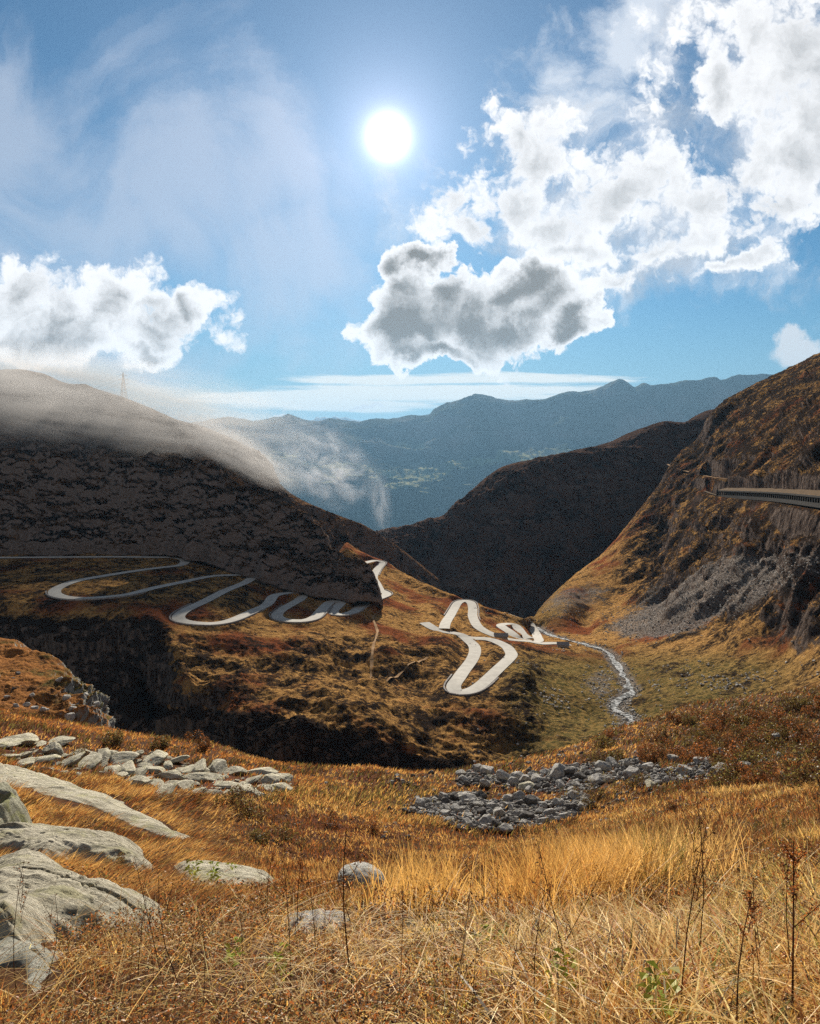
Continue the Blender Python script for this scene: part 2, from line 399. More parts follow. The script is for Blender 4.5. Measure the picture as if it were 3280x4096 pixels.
lc = {u: [(v, d + (0, 0, 12, 60)[k] * float(np.interp(u, [290, 330], [1, 0]))) for k, (v, d) in enumerate(l)] for u, l in lc.items()}
lc[-450] = [(v - 40 * (k == 0), d) for k, (v, d) in enumerate(lc[-100])]
left_m = Sheet(cols(lc), 1000, 330)
q = left_m.P / 100; nrm = left_m.normals()
fade = smooth01((left_m.t - left_m.tk[1] * .7) / 25)[:, None] * .85 + .15
dsp = ridged(np.stack([q[..., 0] * 1.0, q[..., 1] * .5, q[..., 2] * .6], -1), 7, .55) * 13 + ridged(q * 3.3, 6, .6) * 5
fade = fade * (.3 + .7 * smooth01((left_m.t - left_m.tk[1]) / 25))[:, None]
left_m.P = left_m.P + nrm * (dsp * fade)[..., None]
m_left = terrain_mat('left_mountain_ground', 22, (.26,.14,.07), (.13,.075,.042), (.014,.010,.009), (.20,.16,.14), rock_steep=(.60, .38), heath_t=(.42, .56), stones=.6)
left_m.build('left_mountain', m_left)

# --- rock nose in front of it
nc = {-100: [(442,700),(505,610),(556,556),(600,545)], 0: [(445,690),(508,605),(556,556),(600,540)], 100: [(452,680),(513,595),(556,550),(600,530)], 166: [(455,665),(510,580),(555,545),(600,520)],
 200: [(464,645),(518,560),(560,530),(605,510)], 247: [(492,600),(535,535),(573,503),(610,490)], 280: [(503,575),(545,515),(586,482),(618,470)], 300: [(520,550),(556,505),(591,478),(618,465)],
 321: [(540,530),(567,497),(595,474),(620,462)], 332: [(557,515),(577,492),(597,473),(620,462)], 356: [(564,503),(583,487),(600,471),(620,462)], 370: [(578,492),(589,482),(601,472),(620,464)], 377: [(588,484),(594,479),(602,473),(620,466)], 381: [(598,480),(601,477),(606,474),(622,468)]}
nc = {u: [(v, d * (1 - (.04, .015, .0, 0)[k] * np.interp(u, [-100, 200, 300, 381], [1, 1, .3, 0]))) for k, (v, d) in enumerate(l)] for u, l in nc.items()}
nc = {u: l[:3] + [(l[3][0], l[3][1] * 1.16)] for u, l in nc.items()}
nc[-450] = nc[-100]
nose = Sheet(cols(nc, (20, 1.22)), 900, 260)
q = nose.P / 100; nrm = nose.normals()
fade = np.minimum(smooth01((nose.t - nose.tk[1] * .6) / 22)[:, None] * .8 + .2, smooth01((381 - nose.u) / 25)[None, :] * .8 + .2)
fade = fade * smooth01((nose.tk[-1] - nose.t) / 40)[:, None]
dsp = ridged(np.stack([q[..., 0] * 2.2, q[..., 1] * 1.4, q[..., 2] * 1.0], -1), 7, .58) * 9 + ridged(q * 6, 6, .6) * 4.5 + ridged(np.stack([q[..., 0] * 9, q[..., 1] * 9, q[..., 2] * 1.8], -1), 5, .6) * 2.0
nose.P = nose.P + nrm * (dsp * fade)[..., None]
m_nose = terrain_mat('rock_face_ground', 12, (.19,.11,.06), (.08,.05,.033), (.012,.009,.008), (.24,.185,.155), rock_steep=(.70, .46), heath_t=(.40, .54), stones=.6)
nose.build('rock_spur', m_nose)

# --- valley: road bench, gorge, spur, stream, right-hand mountain : one sheet
vc = {
-100: [(548,590),(556,545),(590,428),(601,402),(680,378),(742,350),(800,330)],
0: [(548,590),(556,545),(590,425),(600,400),(680,375),(740,350),(800,330)],
60: [(548,590),(556,545),(590,420),(606,394),(690,370),(748,345),(800,330)],
100: [(548,590),(556,541),(592,415),(611,386),(680,368),(745,340),(800,325)],
135: [(550,590),(556,538),(592,415),(613,381),(665,362),(735,330),(800,320)],
152: [(550,590),(557,536),(594,418),(615,379),(700,345),(745,325),(805,308)],
176: [(552,590),(559,535),(595,420),(622,378),(680,322),(745,308),(810,298)],
207: [(555,590),(563,540),(598,420),(628,378),(697,305),(750,294),(818,285)],
237: [(560,590),(570,512),(601,425),(631,380),(704,288),(752,276),(824,266)],
285: [(575,590),(586,486),(607,438),(635,390),(720,270),(758,261),(832,252)],
320: [(560,650),(582,560),(606,450),(638,392),(727,267),(764,257),(838,246)],
335: [(556,690),(570,630),(605,456),(639,396),(731,264),(766,254),(840,243)],
347: [(543,690),(566,620),(604,462),(640,400),(735,262),(768,252),(842,241)],
356: [(549,690),(570,620),(604,468),(641,400),(737,262),(770,251),(845,240)],
385: [(562,685),(574,630),(604,500),(645,396),(743,262),(776,250),(850,238)],
410: [(577,645),(588,600),(614,490),(652,394),(748,263),(782,250),(852,238)],
440: [(590,600),(597,577),(625,456),(670,366),(752,266),(785,251),(855,239)],
458: [(597,578),(604,560),(636,448),(690,330),(758,262),(788,251),(855,239)],
475: [(604,562),(610,545),(641,438),(695,328),(763,256),(790,248),(855,238)],
500: [(611,560),(618,540),(642,440),(680,349),(745,274),(780,250),(840,237)],
520: [(618,565),(625,542),(643,450),(680,350),(735,285),(775,252),(830,236)],
533: [(617,640),(629,580),(645,458),(685,349),(732,288),(770,252),(828,235)],
545: [(603,690),(632,560),(646,462),(688,349),(730,292),(765,253),(826,234)],
560: [(588,725),(634,548),(648,458),(690,350),(728,298),(762,255),(824,233)],
585: [(567,790),(630,580),(650,466),(692,354),(725,305),(755,260),(820,232)],
600: [(556,820),(618,600),(650,472),(692,356),(723,307),(750,264),(815,230)],
640: [(510,885),(585,650),(650,458),(692,352),(716,308),(738,268),(805,228)],
662: [(483,915),(560,680),(646,450),(690,346),(713,305),(732,267),(800,227)],
680: [(458,950),(520,710),(640,445),(690,340),(710,304),(728,265),(795,226)],
702: [(438,985),(500,690),(630,445),(685,340),(707,302),(722,263),(790,225)],
716: [(411,1010),(491,665),(620,445),(680,343),(705,300),(720,262),(788,224)],
747: [(390,1000),(494,580),(606,425),(674,338),(701,295),(715,258),(782,222)],
776: [(376,985),(497,510),(598,405),(670,330),(697,288),(711,254),(778,220)],
820: [(356,940),(503,412),(590,352),(664,300),(690,270),(705,248),(772,215)],
860: [(338,915),(510,350),(588,315),(660,280),(687,258),(700,240),(768,210)],
960: [(295,880),(525,260),(590,250),(655,240),(680,232),(695,225),(765,200)]}
vc[-450] = vc[-100]; vc[1250] = [(v - 30 * (k < 2), d * .93) for k, (v, d) in enumerate(vc[960])]
val = Sheet(cols(vc), 1750, 480)

def z1(l): return [(x / 4.21, 500 + y / 4.21) for x, y in l]
def zr(l): return [(410 + x / 9.084, 562.5 + y / 9.084) for x, y in l]
def z3r(l): return [(675 + x / 11.9, 462.5 + y / 11.9) for x, y in l]
def zs(l): return [(550 + x / 6.39, 575 + y / 6.39) for x, y in l]
road_a = z1([(-420,238),(0,242),(300,240),(600,238),(740,243),(782,258),(760,275),(700,282),(600,292),(450,317),(300,345),(242,368),(226,390),(260,408),(330,416),(450,409),(540,395),(640,372),(760,345),(900,320),(1000,310),(1075,318),(1040,342),(950,380),(850,430),(780,462),(742,488),(762,510),(830,522),(905,526),(980,505),(1060,467),(1130,438),(1150,400),(1220,384),(1290,392),(1265,415),(1200,452),(1160,480),(1195,508),(1260,516),(1320,500),(1360,455),(1400,425),(1445,425),(1420,448),(1395,470),(1425,484),(1480,476),(1510,452),(1560,424),(1610,408),(1632,396),(1600,380)])
road_b = z1([(1600,380),(1585,350),(1572,325),(1590,290),(1612,262),(1590,252),(1555,255),(1515,275),(1480,300)])
road_c = zr([(130,545),(250,590),(350,632),(450,668),(530,712),(585,760),(592,800),(570,870),(500,970),(430,1060),(385,1130),(420,1168),(500,1183),(590,1155),(700,1060),(800,965),(890,880),(925,830),(890,775),(820,733),(740,702),(660,690),(570,690),(480,672)])
road_d = zr([(310,600),(318,560),(360,490),(415,400),(445,352),(500,340),(556,350),(568,410),(572,500),(600,560),(660,610),(760,650),(860,680),(1000,703),(1090,722),(1150,735),(1300,733),(1450,742)])
road_e = zr([(890,462),(960,485),(1040,515),(1085,560),(1125,620),(1160,680),(1165,715),(1120,722)])
road_f = zr([(1085,690),(1030,655),(980,600),(930,568),(870,555),(820,560),(850,590),(910,625),(980,668),(1060,695),(1110,712)])
trail_1 = z3r([(-90,20),(0,62),(120,100),(250,135),(370,160),(480,180),(600,192),(700,195)])
terr = z3r([(350,338),(450,375),(560,405),(700,415),(900,437),(1150,460),(1300,475),(1450,505),(1600,535),(1730,550),(1900,575)])
gal_px = z3r([(560,400),(640,405),(800,412),(1000,425),(1250,442),(1500,470),(1726,500),(2000,535)])
stream_px = [(537,626),(545,631),(553,634.5),(565,638),(574,641),(585,643),(593,645.5),(602,648),(610,652),(613,658),(618,665),(621,671),(627,677),(628,683),(631,689),(628,693),(621,697),(616,702),(618,708),(625,713),(631,718),(630,724),(627,730),(625,738)]

def drape(px, first=1, sm=6, step=2.5, lift=0.0, dmul=1.0, sheet=None):
    px = np.array(px, float); sh = sheet or val
    d = sh.depth(px[:, 0], px[:, 1], first) * dmul
    w = P(px[:, 0], px[:, 1], d)
    L = np.concatenate([[0], np.cumsum(np.linalg.norm(np.diff(w[:, :2], axis=0), axis=1))])
    n = max(4, int(L[-1] / step)); t = np.linspace(0, L[-1], n)
    # centripetal-like smoothing through the nodes
    out = pchip(L, w, t)
    for _ in range(sm):
        out[1:-1] = .25 * out[:-2] + .5 * out[1:-1] + .25 * out[2:]
    return out
roads = [drape(r) for r in (road_a, road_b, road_c, road_d, road_e, road_f)]
for r in roads:                                                     # even gradient
    z = r[:, 2]
    for _ in range(40): z[1:-1] = .25 * z[:-2] + .5 * z[1:-1] + .25 * z[2:]
g_terr = drape(terr); g_gal = drape(gal_px); g_trail = drape(trail_1)
for r in (g_terr, g_gal):
    z = r[:, 2]
    for _ in range(200): z[1:-1] = .25 * z[:-2] + .5 * z[1:-1] + .25 * z[2:]
stream = drape(stream_px, sm=2)

# relief of the valley sheet
q = val.P / 100; nrm = val.normals(); U = val.u[None, :] + 0 * val.v; Vv = val.v; T = val.t[:, None] + 0 * val.v
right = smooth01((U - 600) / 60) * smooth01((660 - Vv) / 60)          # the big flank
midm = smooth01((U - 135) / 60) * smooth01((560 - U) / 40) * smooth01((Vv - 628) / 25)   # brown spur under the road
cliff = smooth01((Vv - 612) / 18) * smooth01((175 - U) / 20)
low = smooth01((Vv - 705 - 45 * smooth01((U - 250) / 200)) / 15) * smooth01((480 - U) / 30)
yr = q[..., 1] + .35 * q[..., 0]
wp_ = fbm(q * 1.1 + 40, 4, .55) * .55
gul = ridged(np.stack([q[..., 0] * .55 + wp_, yr * 1.15 + wp_, q[..., 2] * .7], -1), 7, .6)
gul2 = ridged(np.stack([q[..., 0] * 2.2 + 5, yr * 3.4 + wp_ * 2, q[..., 2] * 2.2], -1), 6, .62)
spur = fbm(np.stack([q[..., 0] * 2.2 + q[..., 1] * .8, q[..., 1] * 2.6, q[..., 2] * 2], -1), 7, .58)
crag = ridged(np.stack([q[..., 0] * 4, q[..., 1] * 3, q[..., 2] * 2.2], -1), 6, .58)
top = smooth01((T - val.tk[1] * .8) / 16) * .8 + .2
dn = right * top * (gul * 10 + gul2 * 3.2 + crag * 1.3) + midm * (spur * 10 + crag * 1.5) + (cliff + low) * (crag * 7 + spur * 6)
dn = dn + (1 - right) * (1 - midm) * (1 - np.clip(cliff + low, 0, 1)) * (fbm(q * 6, 6, .55) * 1.6)
dz = fbm(q * 14, 5, .6) * 0.8 + fbm(q * 45, 3, .6) * .25
def near(Pxy, line, chunk=40000):
    best = np.full(len(Pxy), 1e9); z = np.zeros(len(Pxy))
    for i in range(0, len(Pxy), chunk):
        D = ((Pxy[i:i+chunk, None, :] - line[None, :, :2]) ** 2).sum(-1); k = D.argmin(1)
        best[i:i+chunk] = np.sqrt(D[np.arange(len(k)), k]); z[i:i+chunk] = line[k, 2]
    return best, z
allr = np.concatenate(roads + [g_terr, g_gal, g_trail])
wid = np.concatenate([np.full(len(r), 1.0) for r in roads] + [np.full(len(g_terr), .8), np.full(len(g_gal), 1.6)])
flatP = val.P.reshape(-1, 3)
sel = np.where(flatP[:, 1] < 760)[0]
dist = np.full(len(flatP), 1e9); rz = np.zeros(len(flatP))
b_, z_ = near(flatP[sel, :2], allr); dist[sel] = b_; rz[sel] = z_
dist = dist.reshape(U.shape); rz = rz.reshape(U.shape)
okr = np.abs(val.P[..., 2] - rz) < 18
gwide = smooth01((U - 690) / 20) * smooth01((560 - Vv) / 20)
calm = np.where(okr, smooth01((dist - 3) / (16 - 9 * gwide)), 1)
val.P = val.P + nrm * (dn * calm)[..., None]; val.P[..., 2] += dz * calm
wr = np.where(okr, 1 - smooth01((dist - 4.6) / (5.5 - 2 * gwide)), 0)
val.P[..., 2] = val.P[..., 2] * (1 - wr) + (rz - .25) * wr
sd, szv = near(val.P.reshape(-1, 3)[:, :2], stream); sd = sd.reshape(U.shape)
ws = (1 - smooth01((sd - 1.5) / 7)) * (np.abs(val.P[..., 2] - szv.reshape(U.shape)) < 12)
val.P[..., 2] = val.P[..., 2] * (1 - ws) + (szv.reshape(U.shape) - 1.3 + fbm(q * 60, 3) * .5) * ws
# material of the valley: grass, heath, scree, shade painted on gorge and bench
vm_, n = base_mat('valley_ground')
geo = n.node('ShaderNodeNewGeometry'); pos = geo.outputs['Position']
at = n.node('ShaderNodeAttribute'); at.attribute_name = 'tone'
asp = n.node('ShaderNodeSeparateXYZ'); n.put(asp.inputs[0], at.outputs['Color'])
f1 = n.noise(pos, .02, 6, .6); f2 = n.noise(pos, .07, 9, .72, .4); f3 = n.noise(pos, .42, 8, .78); f5 = n.noise(pos, .9, 5, .8)
gr = n.mix(n.mr(f3, .4, .6), (.54,.30,.10,1), (.30,.15,.055,1))
gr = n.mix(n.mr(f1, .5, .62), gr, (.26,.085,.035,1))
gr = n.mix(n.m('MULTIPLY', asp.outputs[0], n.mr(f3, .35, .6, .5, 1)), gr, n.mix(n.mr(f3, .4, .6), (.20,.155,.055,1), (.11,.095,.035,1)))
hm = n.m('ADD', n.m('MULTIPLY', f2, .55), n.m('MULTIPLY', f3, .45))
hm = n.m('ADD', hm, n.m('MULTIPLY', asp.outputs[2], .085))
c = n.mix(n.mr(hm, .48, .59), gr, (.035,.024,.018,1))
scr = n.mix(n.mr(f5, .42, .6), (.06,.045,.036,1), (.38,.33,.285,1))
c = n.mix(n.mr(n.m('ADD', asp.outputs[1], n.m('MULTIPLY', n.m('SUBTRACT', n.m('ADD', f2, f3), 1.0), 1.3)), .35, .85, 0, .85), c, scr)
sp = n.node('ShaderNodeSeparateXYZ'); n.put(sp.inputs[0], geo.outputs['Normal'])
steep = n.m('ADD', sp.outputs[2], n.m('MULTIPLY', n.m('SUBTRACT', f3, .5), .5))
rk = n.mix(n.mr(n.noise(n.vm('MULTIPLY', pos, (1, 1, .3)), .35, 8, .75), .40, .62), (.03,.021,.018,1), (.20,.15,.12,1))
c = n.mix(n.mr(steep, .58, .36), c, rk)
c = n.mix(n.mr(n.m('MULTIPLY', n.mr(f5, .62, .72), n.mr(f2, .45, .6)), 0, 1, 0, .6), c, (.42,.41,.39,1))
finish(n, c, .95, n.m('ADD', f3, n.m('MULTIPLY', f5, .4)), 1, 2.2, .0)
green = smooth01((U - 470) / 60) * smooth01((Vv - 640) / 30) * (1 - smooth01((U - 720) / 120) * .8) + smooth01((U - 500) / 30) * smooth01((640 - Vv) / 20) * smooth01((575 - U) / 20) * .6
green = np.clip(green, 0, 1)
def bl(u, v, ru, rv, k=0):
    a = (U - u) + k * (Vv - v); return smooth01(1.3 - np.sqrt((a / ru) ** 2 + ((Vv - v) / rv) ** 2))
scree = np.clip(bl(700, 600, 75, 34, 1.6) + bl(770, 575, 80, 30, 1.4) + bl(600, 683, 22, 20) * .6 + bl(575, 600, 40, 22, 1) * .7 + bl(660, 625, 50, 18, 1), 0, 1)
scree = np.maximum(scree, ws)
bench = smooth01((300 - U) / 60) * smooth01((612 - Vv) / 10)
tone = np.stack([green, scree, np.clip(right + .5 * midm + 2.2 * (cliff + low) + .5 * bench, 0, 2.2), 0 * green + 1], -1).reshape(-1, 4)  # gorge and left bench toned towards dark heath to paint in their shade
val.green = green
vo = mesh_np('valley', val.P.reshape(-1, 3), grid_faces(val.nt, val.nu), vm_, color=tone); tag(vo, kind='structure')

# nearest point of the finished valley surface for a horizontal position
vf = val.P.reshape(-1, 3)
_cell = {}
_m = vf[:, 1] < 1050
_ids = np.where(_m)[0]; _key = (np.floor(vf[_ids, 0] / 4).astype(int), np.floor(vf[_ids, 1] / 4).astype(int))
_dict = {}
for a_, b__, i_ in zip(_key[0].tolist(), _key[1].tolist(), _ids.tolist()): _dict.setdefault((a_, b__), []).append(i_)
def valz(x, y, zref=None):
    k = (int(math.floor(x / 4)), int(math.floor(y / 4))); c_ = []
    for dx in (-1, 0, 1):
        for dy in (-1, 0, 1): c_ += _dict.get((k[0] + dx, k[1] + dy), [])
    if not c_: return None
    pts = vf[c_]; D = (pts[:, 0] - x) ** 2 + (pts[:, 1] - y) ** 2
    if zref is not None: D = D + (np.abs(pts[:, 2] - zref) > 15) * 1e4
    j = np.argsort(D)[:4]; ww = 1 / (D[j] + .01)
    return float((pts[j, 2] * ww).sum() / ww.sum())

# ground under everything, out to the horizon
gm, n = base_mat('valley_floor_ground'); geo = n.node('ShaderNodeNewGeometry').outputs['Position']
finish(n, n.mix(n.mr(n.noise(geo, .002, 6, .6), .4, .6), (.03,.05,.02,1), (.10,.11,.05,1)), 1)
gv = [(-60000, -3000, -2100), (60000, -3000, -2100), (60000, 60000, -2100), (-60000, 60000, -2100)]
tag(mesh_lists('ground', gv, [(0, 1, 2, 3)], gm), kind='structure')

# ------------------------------------------------------------------ road, trail, stream
def ribbon(name, lines, width, mat, lift=.12, jitter=0, crown=0.0, kind='structure', zfun=None, nc=3):
    V = []; Fc = []; base = 0
    for ln in lines:
        tng = np.gradient(ln[:, :2], axis=0); tng /= np.linalg.norm(tng, axis=1, keepdims=True) + 1e-9
        nr = np.stack([-tng[:, 1], tng[:, 0]], -1)
        wj = width * .5 * (1 + jitter * vnoise(np.stack([np.arange(len(ln)) * .31, 0 * ln[:, 0], 0 * ln[:, 0]], -1)))
        for k in range(nc):
            s = k / (nc - 1) * 2 - 1
            p = ln.copy(); p[:, :2] += nr * (s * wj)[:, None]; p[:, 2] += lift - crown * s * s
            V.append(p)
        n_ = len(ln); idx = base + np.arange(nc * n_).reshape(nc, n_)
        Fc.append(np.stack([idx[:-1, :-1], idx[1:, :-1], idx[1:, 1:], idx[:-1, 1:]], -1).reshape(-1, 4)); base += nc * n_
    o = mesh_np(name, np.concatenate(V), np.concatenate(Fc), mat); tag(o, kind=kind); return o
rm, n = base_mat('pale_cobbles'); geo = n.node('ShaderNodeNewGeometry').outputs['Position']
r1 = n.noise(geo, .25, 5, .6); r2 = n.noise(geo, 2.5, 5, .7)
finish(n, n.mix(n.mr(n.m('ADD', n.m('MULTIPLY', r1, .6), n.m('MULTIPLY', r2, .4)), .35, .65), (.40,.37,.32,1), (.52,.485,.42,1)), .9, r2, .4, .1, .03)
ribbon('mountain_road', roads, 6.7, rm, crown=.12)
tm, n = base_mat('trodden_trail'); geo = n.node('ShaderNodeNewGeometry').outputs['Position']
finish(n, n.mix(n.mr(n.noise(geo, .5, 5, .6), .35, .65), (.26,.145,.065,1), (.36,.23,.12,1)), .95)
tm2, n = base_mat('terrace_gravel'); finish(n, (.11, .08, .05, 1), .95)
ribbon('terrace_road', [g_terr], 2.4, tm2, lift=.15)
ribbon('hillside_path', [np.column_stack([g_trail[:, 0], g_trail[:, 1], [c_ for a, b, c_ in g_trail]])], 3.0, tm, lift=.15, jitter=.3)
spath = [z1([(1600,470),(1570,490),(1590,560),(1570,640),(1560,720)]), z1([(1600,740),(1660,715),(1726,695),(1800,680)])]
wl = []
for s_ in spath:
    l = drape(s_); l[:, 2] = [(valz(a, b, c_) or c_) for a, b, c_ in l]; wl.append(l)
ribbon('foot_path', wl, 1.3, tm, lift=.35, jitter=.4)
sm_, n = base_mat('white_water'); geo = n.node('ShaderNodeNewGeometry').outputs['Position']
s1 = n.noise(geo, .7, 6, .75, .6)
s2 = n.noise(geo, .35, 4, .7)
finish(n, n.mix(n.mr(n.m('ADD', n.m('MULTIPLY', s1, .6), n.m('MULTIPLY', s2, .4)), .47, .56), (.05,.052,.05,1), (.50,.50,.49,1)), .85, s1, .9, .6, .05)
ribbon('stream', [np.column_stack([stream[:, :2] + np.stack([vnoise(stream / 9) * 1.5, 0 * stream[:, 0]], -1), stream[:, 2]])], 3.4, sm_, lift=-.85, jitter=.6)

# ------------------------------------------------------------------ haze and drifting cloud
def box_obj(name, lo_, hi_, mat):
    x0, y0, z0 = lo_; x1, y1, z1_ = hi_
    V = [(x0,y0,z0),(x1,y0,z0),(x1,y1,z0),(x0,y1,z0),(x0,y0,z1_),(x1,y0,z1_),(x1,y1,z1_),(x0,y1,z1_)]
    return mesh_lists(name, V, [(0,3,2,1),(4,5,6,7),(0,1,5,4),(1,2,6,5),(2,3,7,6),(3,0,4,7)], mat)
hm_, n = base_mat('pale_air')
pv = n.node('ShaderNodeVolumePrincipled'); pv.inputs['Color'].default_value = (.19, .36, .54, 1); pv.inputs['Density'].default_value = 2.2e-5
pv.inputs['Anisotropy'].default_value = .35
o_ = n.node('ShaderNodeOutputMaterial'); n.l.new(pv.outputs[0], o_.inputs['Volume'])
tag(box_obj('haze', (-61000, -3100, -2102), (61000, 61000, float(max(far.P[..., 2].max(), peaks.P[..., 2].max())) + 12), hm_), kind='stuff')

# ------------------------------------------------------------------ foreground hillside (height field)
pts = []
def fg(l):
    for u, v, d in l: pts.append(tuple(P(u, v, d)))
brow = [(-100,700,76),(0,717,70),(50,724,68),(107,731,66),(166,742,64),(223,749,62),(261,758,60),(292,763,60),(332,765,60),(380,772,59),(430,778,58),(462,773,60),(481,766,62),(520,760,64),(552,754,67),(600,736,74),(631,728,78),(666,719,84),(707,713,90),(766,706,96),(820,695,104),(920,676,112)]
fg(brow)
fg([(u, v + 55, d * 1.32) for u, v, d in brow]); fg([(u, v + 110, d * 1.7) for u, v, d in brow])
fg([(0,760,40),(100,765,47),(200,788,42),(280,806,37),(0,800,23),(100,805,28),(190,842,21),(0,850,14.5),(0,905,8.2),(80,930,8),(150,885,13),(250,850,24),(300,790,44),(-100,760,36),(-100,850,13),(-150,920,7),
 (410,830,35),(361,885,19.5),(430,880,19),(410,900,11),(300,900,10.5),(200,920,8.6),(500,900,9.5),(600,900,8.5),(700,900,7.5),(820,900,6.3),(930,880,6),(410,960,5),(0,960,5),(820,960,3.8),(410,1024,2.9),(0,1024,3.1),(820,1024,2.3),
 (820,830,13),(820,770,30),(820,725,62),(900,760,28),(700,790,33),(700,840,18),(700,750,52),(500,838,34),(520,790,48),(600,795,44),(640,768,52),(600,850,22),(560,815,40),(450,800,46),(930,720,60)])
for x, y, z in [(0,0,-1.68),(-4,0,-1.5),(4,0,-1.35),(-10,0,-1.4),(10,0,-.6),(0,-6,.5),(-10,-6,1),(10,-6,2),(-25,2,-1),(25,2,1.5),(0,-14,4),(25,-12,6),(-25,-12,5),(-45,15,-6),(45,15,-1)]: pts.append((x, y, z))
pts = np.array(pts, float)
K0 = 9.0
def wp(x, y): s_ = y + 22; return np.stack([x / s_ * 2.2, np.log(s_ / 22) * 1.6], -1)
cc_ = wp(pts[:, 0], pts[:, 1])
def tps(r): return np.where(r > 1e-9, r * r * np.log(np.maximum(r, 1e-9)), 0)
Rm = tps(np.linalg.norm(cc_[:, None] - cc_[None], axis=-1)); N_ = len(pts)
Pm = np.concatenate([np.ones((N_, 1)), cc_], 1)
Am = np.zeros((N_ + 3, N_ + 3)); Am[:N_, :N_] = Rm + np.eye(N_) * 1e-5; Am[:N_, N_:] = Pm; Am[N_:, :N_] = Pm.T
tz = pts[:, 2] / (pts[:, 1] + 22)
sol = np.linalg.solve(Am, np.concatenate([tz, np.zeros(3)]))
def fgz0(x, y):
    x = np.asarray(x, float); y = np.asarray(y, float); c_ = wp(x, y).reshape(-1, 2); out = np.empty(len(c_))
    for i in range(0, len(c_), 20000):
        r = np.linalg.norm(c_[i:i+20000, None] - cc_[None], axis=-1); out[i:i+20000] = tps(r) @ sol[:N_] + sol[N_] + c_[i:i+20000] @ sol[N_+1:]
    return out.reshape(x.shape) * (y + 22)
# tabulated once, then read bilinearly in warped coordinates
GA, GB = 700, 520
ga = np.linspace(-1.9, 1.9, GA); gb = np.linspace(math.log(7 / 22) * 1.6, math.log(222 / 22) * 1.6, GB)
BB, AA = np.meshgrid(gb, ga, indexing='ij')
gy = np.exp(BB / 1.6) * 22 - 22; gxx = AA / 2.2 * (gy + 22)
GZ = fgz0(gxx, gy)
pp = np.stack([gxx, gy, 0 * gy], -1)
farw = smooth01((gy - 2) / 12)
rel = fbm(pp / 9, 5, .5) * .75 * smooth01((gy - 6) / 20) + ridged(pp / 4.3 + 9, 4, .5) * .16 * farw + fbm(pp / 1.4, 4, .6) * .13 * (.4 + .6 * farw) + fbm(pp / .45, 3, .6) * .045
GZ = GZ + rel
def fgz(x, y):
    x = np.asarray(x, float); y = np.asarray(y, float); c_ = wp(x, y)
    a = np.clip((c_[..., 0] - ga[0]) / (ga[1] - ga[0]), 0, GA - 1.001); b = np.clip((c_[..., 1] - gb[0]) / (gb[1] - gb[0]), 0, GB - 1.001)
    i = a.astype(int); j = b.astype(int); fa = a - i; fb_ = b - j
    return (GZ[j, i] * (1 - fa) * (1 - fb_) + GZ[j, i + 1] * fa * (1 - fb_) + GZ[j + 1, i] * (1 - fa) * fb_ + GZ[j + 1, i + 1] * fa * fb_)
def hit(u, v):
    """first point of the hillside seen through a point of the view"""
    u = np.atleast_1d(np.asarray(u, float)); v = np.atleast_1d(np.asarray(v, float)); x, z = ray(u, v)
    t = np.exp(np.linspace(math.log(1.5), math.log(150), 420))[None, :]
    below = (z[:, None] * t) < fgz(x[:, None] * t, t + 0 * x[:, None]); k = below.argmax(1); k = np.where(below.any(1), k, 419)
    d = t[0, k]; return np.stack([x * d, d, fgz(x * d, d)], -1), below.any(1)
fm_, n = base_mat('hillside_turf')
geo = n.node('ShaderNodeNewGeometry'); pos = geo.outputs['Position']
f1 = n.noise(pos, .09, 5, .6); f2 = n.noise(pos, .35, 8, .7); f3 = n.noise(pos, 2.6, 8, .75)
c = n.mix(n.mr(f3, .4, .6), (.34,.17,.06,1), (.17,.075,.03,1))
c = n.mix(n.mr(n.m('ADD', f1, n.m('MULTIPLY', f2, .4)), .70, .82), c, n.mix(n.mr(f3, .4, .6), (.42,.13,.03,1), (.22,.06,.02,1)))
c = n.mix(n.mr(n.m('ADD', n.m('MULTIPLY', f2, .65), n.m('MULTIPLY', f3, .35)), .53, .62), c, (.05,.03,.018,1))
c = n.mix(1.0, c, (.3, .26, .24, 1), 'MULTIPLY')
finish(n, c, .95, f3, 1, .25, .05)
tag(mesh_np('foreground_hillside', np.stack([gxx, gy, GZ], -1).reshape(-1, 3), grid_faces(GB, GA)[:, ::-1], fm_), kind='structure')

# ------------------------------------------------------------------ knoll on the left edge
kc = {-110: [(612,150),(650,128),(700,108),(750,92)], 0: [(640,142),(668,124),(706,106),(750,92)], 24: [(647,139),(672,123),(708,106),(752,92)], 43: [(657,136),(678,121),(710,106),(753,92)],
 69: [(671,131),(688,119),(714,106),(755,92)], 83: [(690,126),(701,117),(720,105),(757,92)], 97: [(704,121),(712,114),(726,104),(760,92)], 103: [(714,116),(720,111),(730,104),(762,93)], 108: [(728,108),(732,106),(740,101),(764,94)], 112: [(750,104),(753,102),(758,99),(770,94)]}
kc[-450] = [(v - 30, d) for v, d in kc[-110]]
kn = Sheet(cols(kc, (60, 1.12)), 900, 300)
q = kn.P; nrm = kn.normals()
sw = smooth01((kn.u - 45) / 40)[None, :] * smooth01((kn.v - 672) / 20)
kd = fbm(q / 9, 6, .58) * 2.0 + ridged(q / np.array([6, 6, 3.]), 6, .55) * (.5 + 2.2 * sw)
edge = smooth01((112 - kn.u) / 12)[None, :] * .8 + .2
kn.P = kn.P + nrm * (kd * edge)[..., None]
kn.build('left_knoll', terrain_mat('knoll_ground', 5, (.38,.17,.055), (.20,.085,.035), (.05,.03,.02), (.34,.33,.29), green=(.10,.085,.03), rock_steep=(.80, .55), heath_t=(.52, .62), stones=.9))

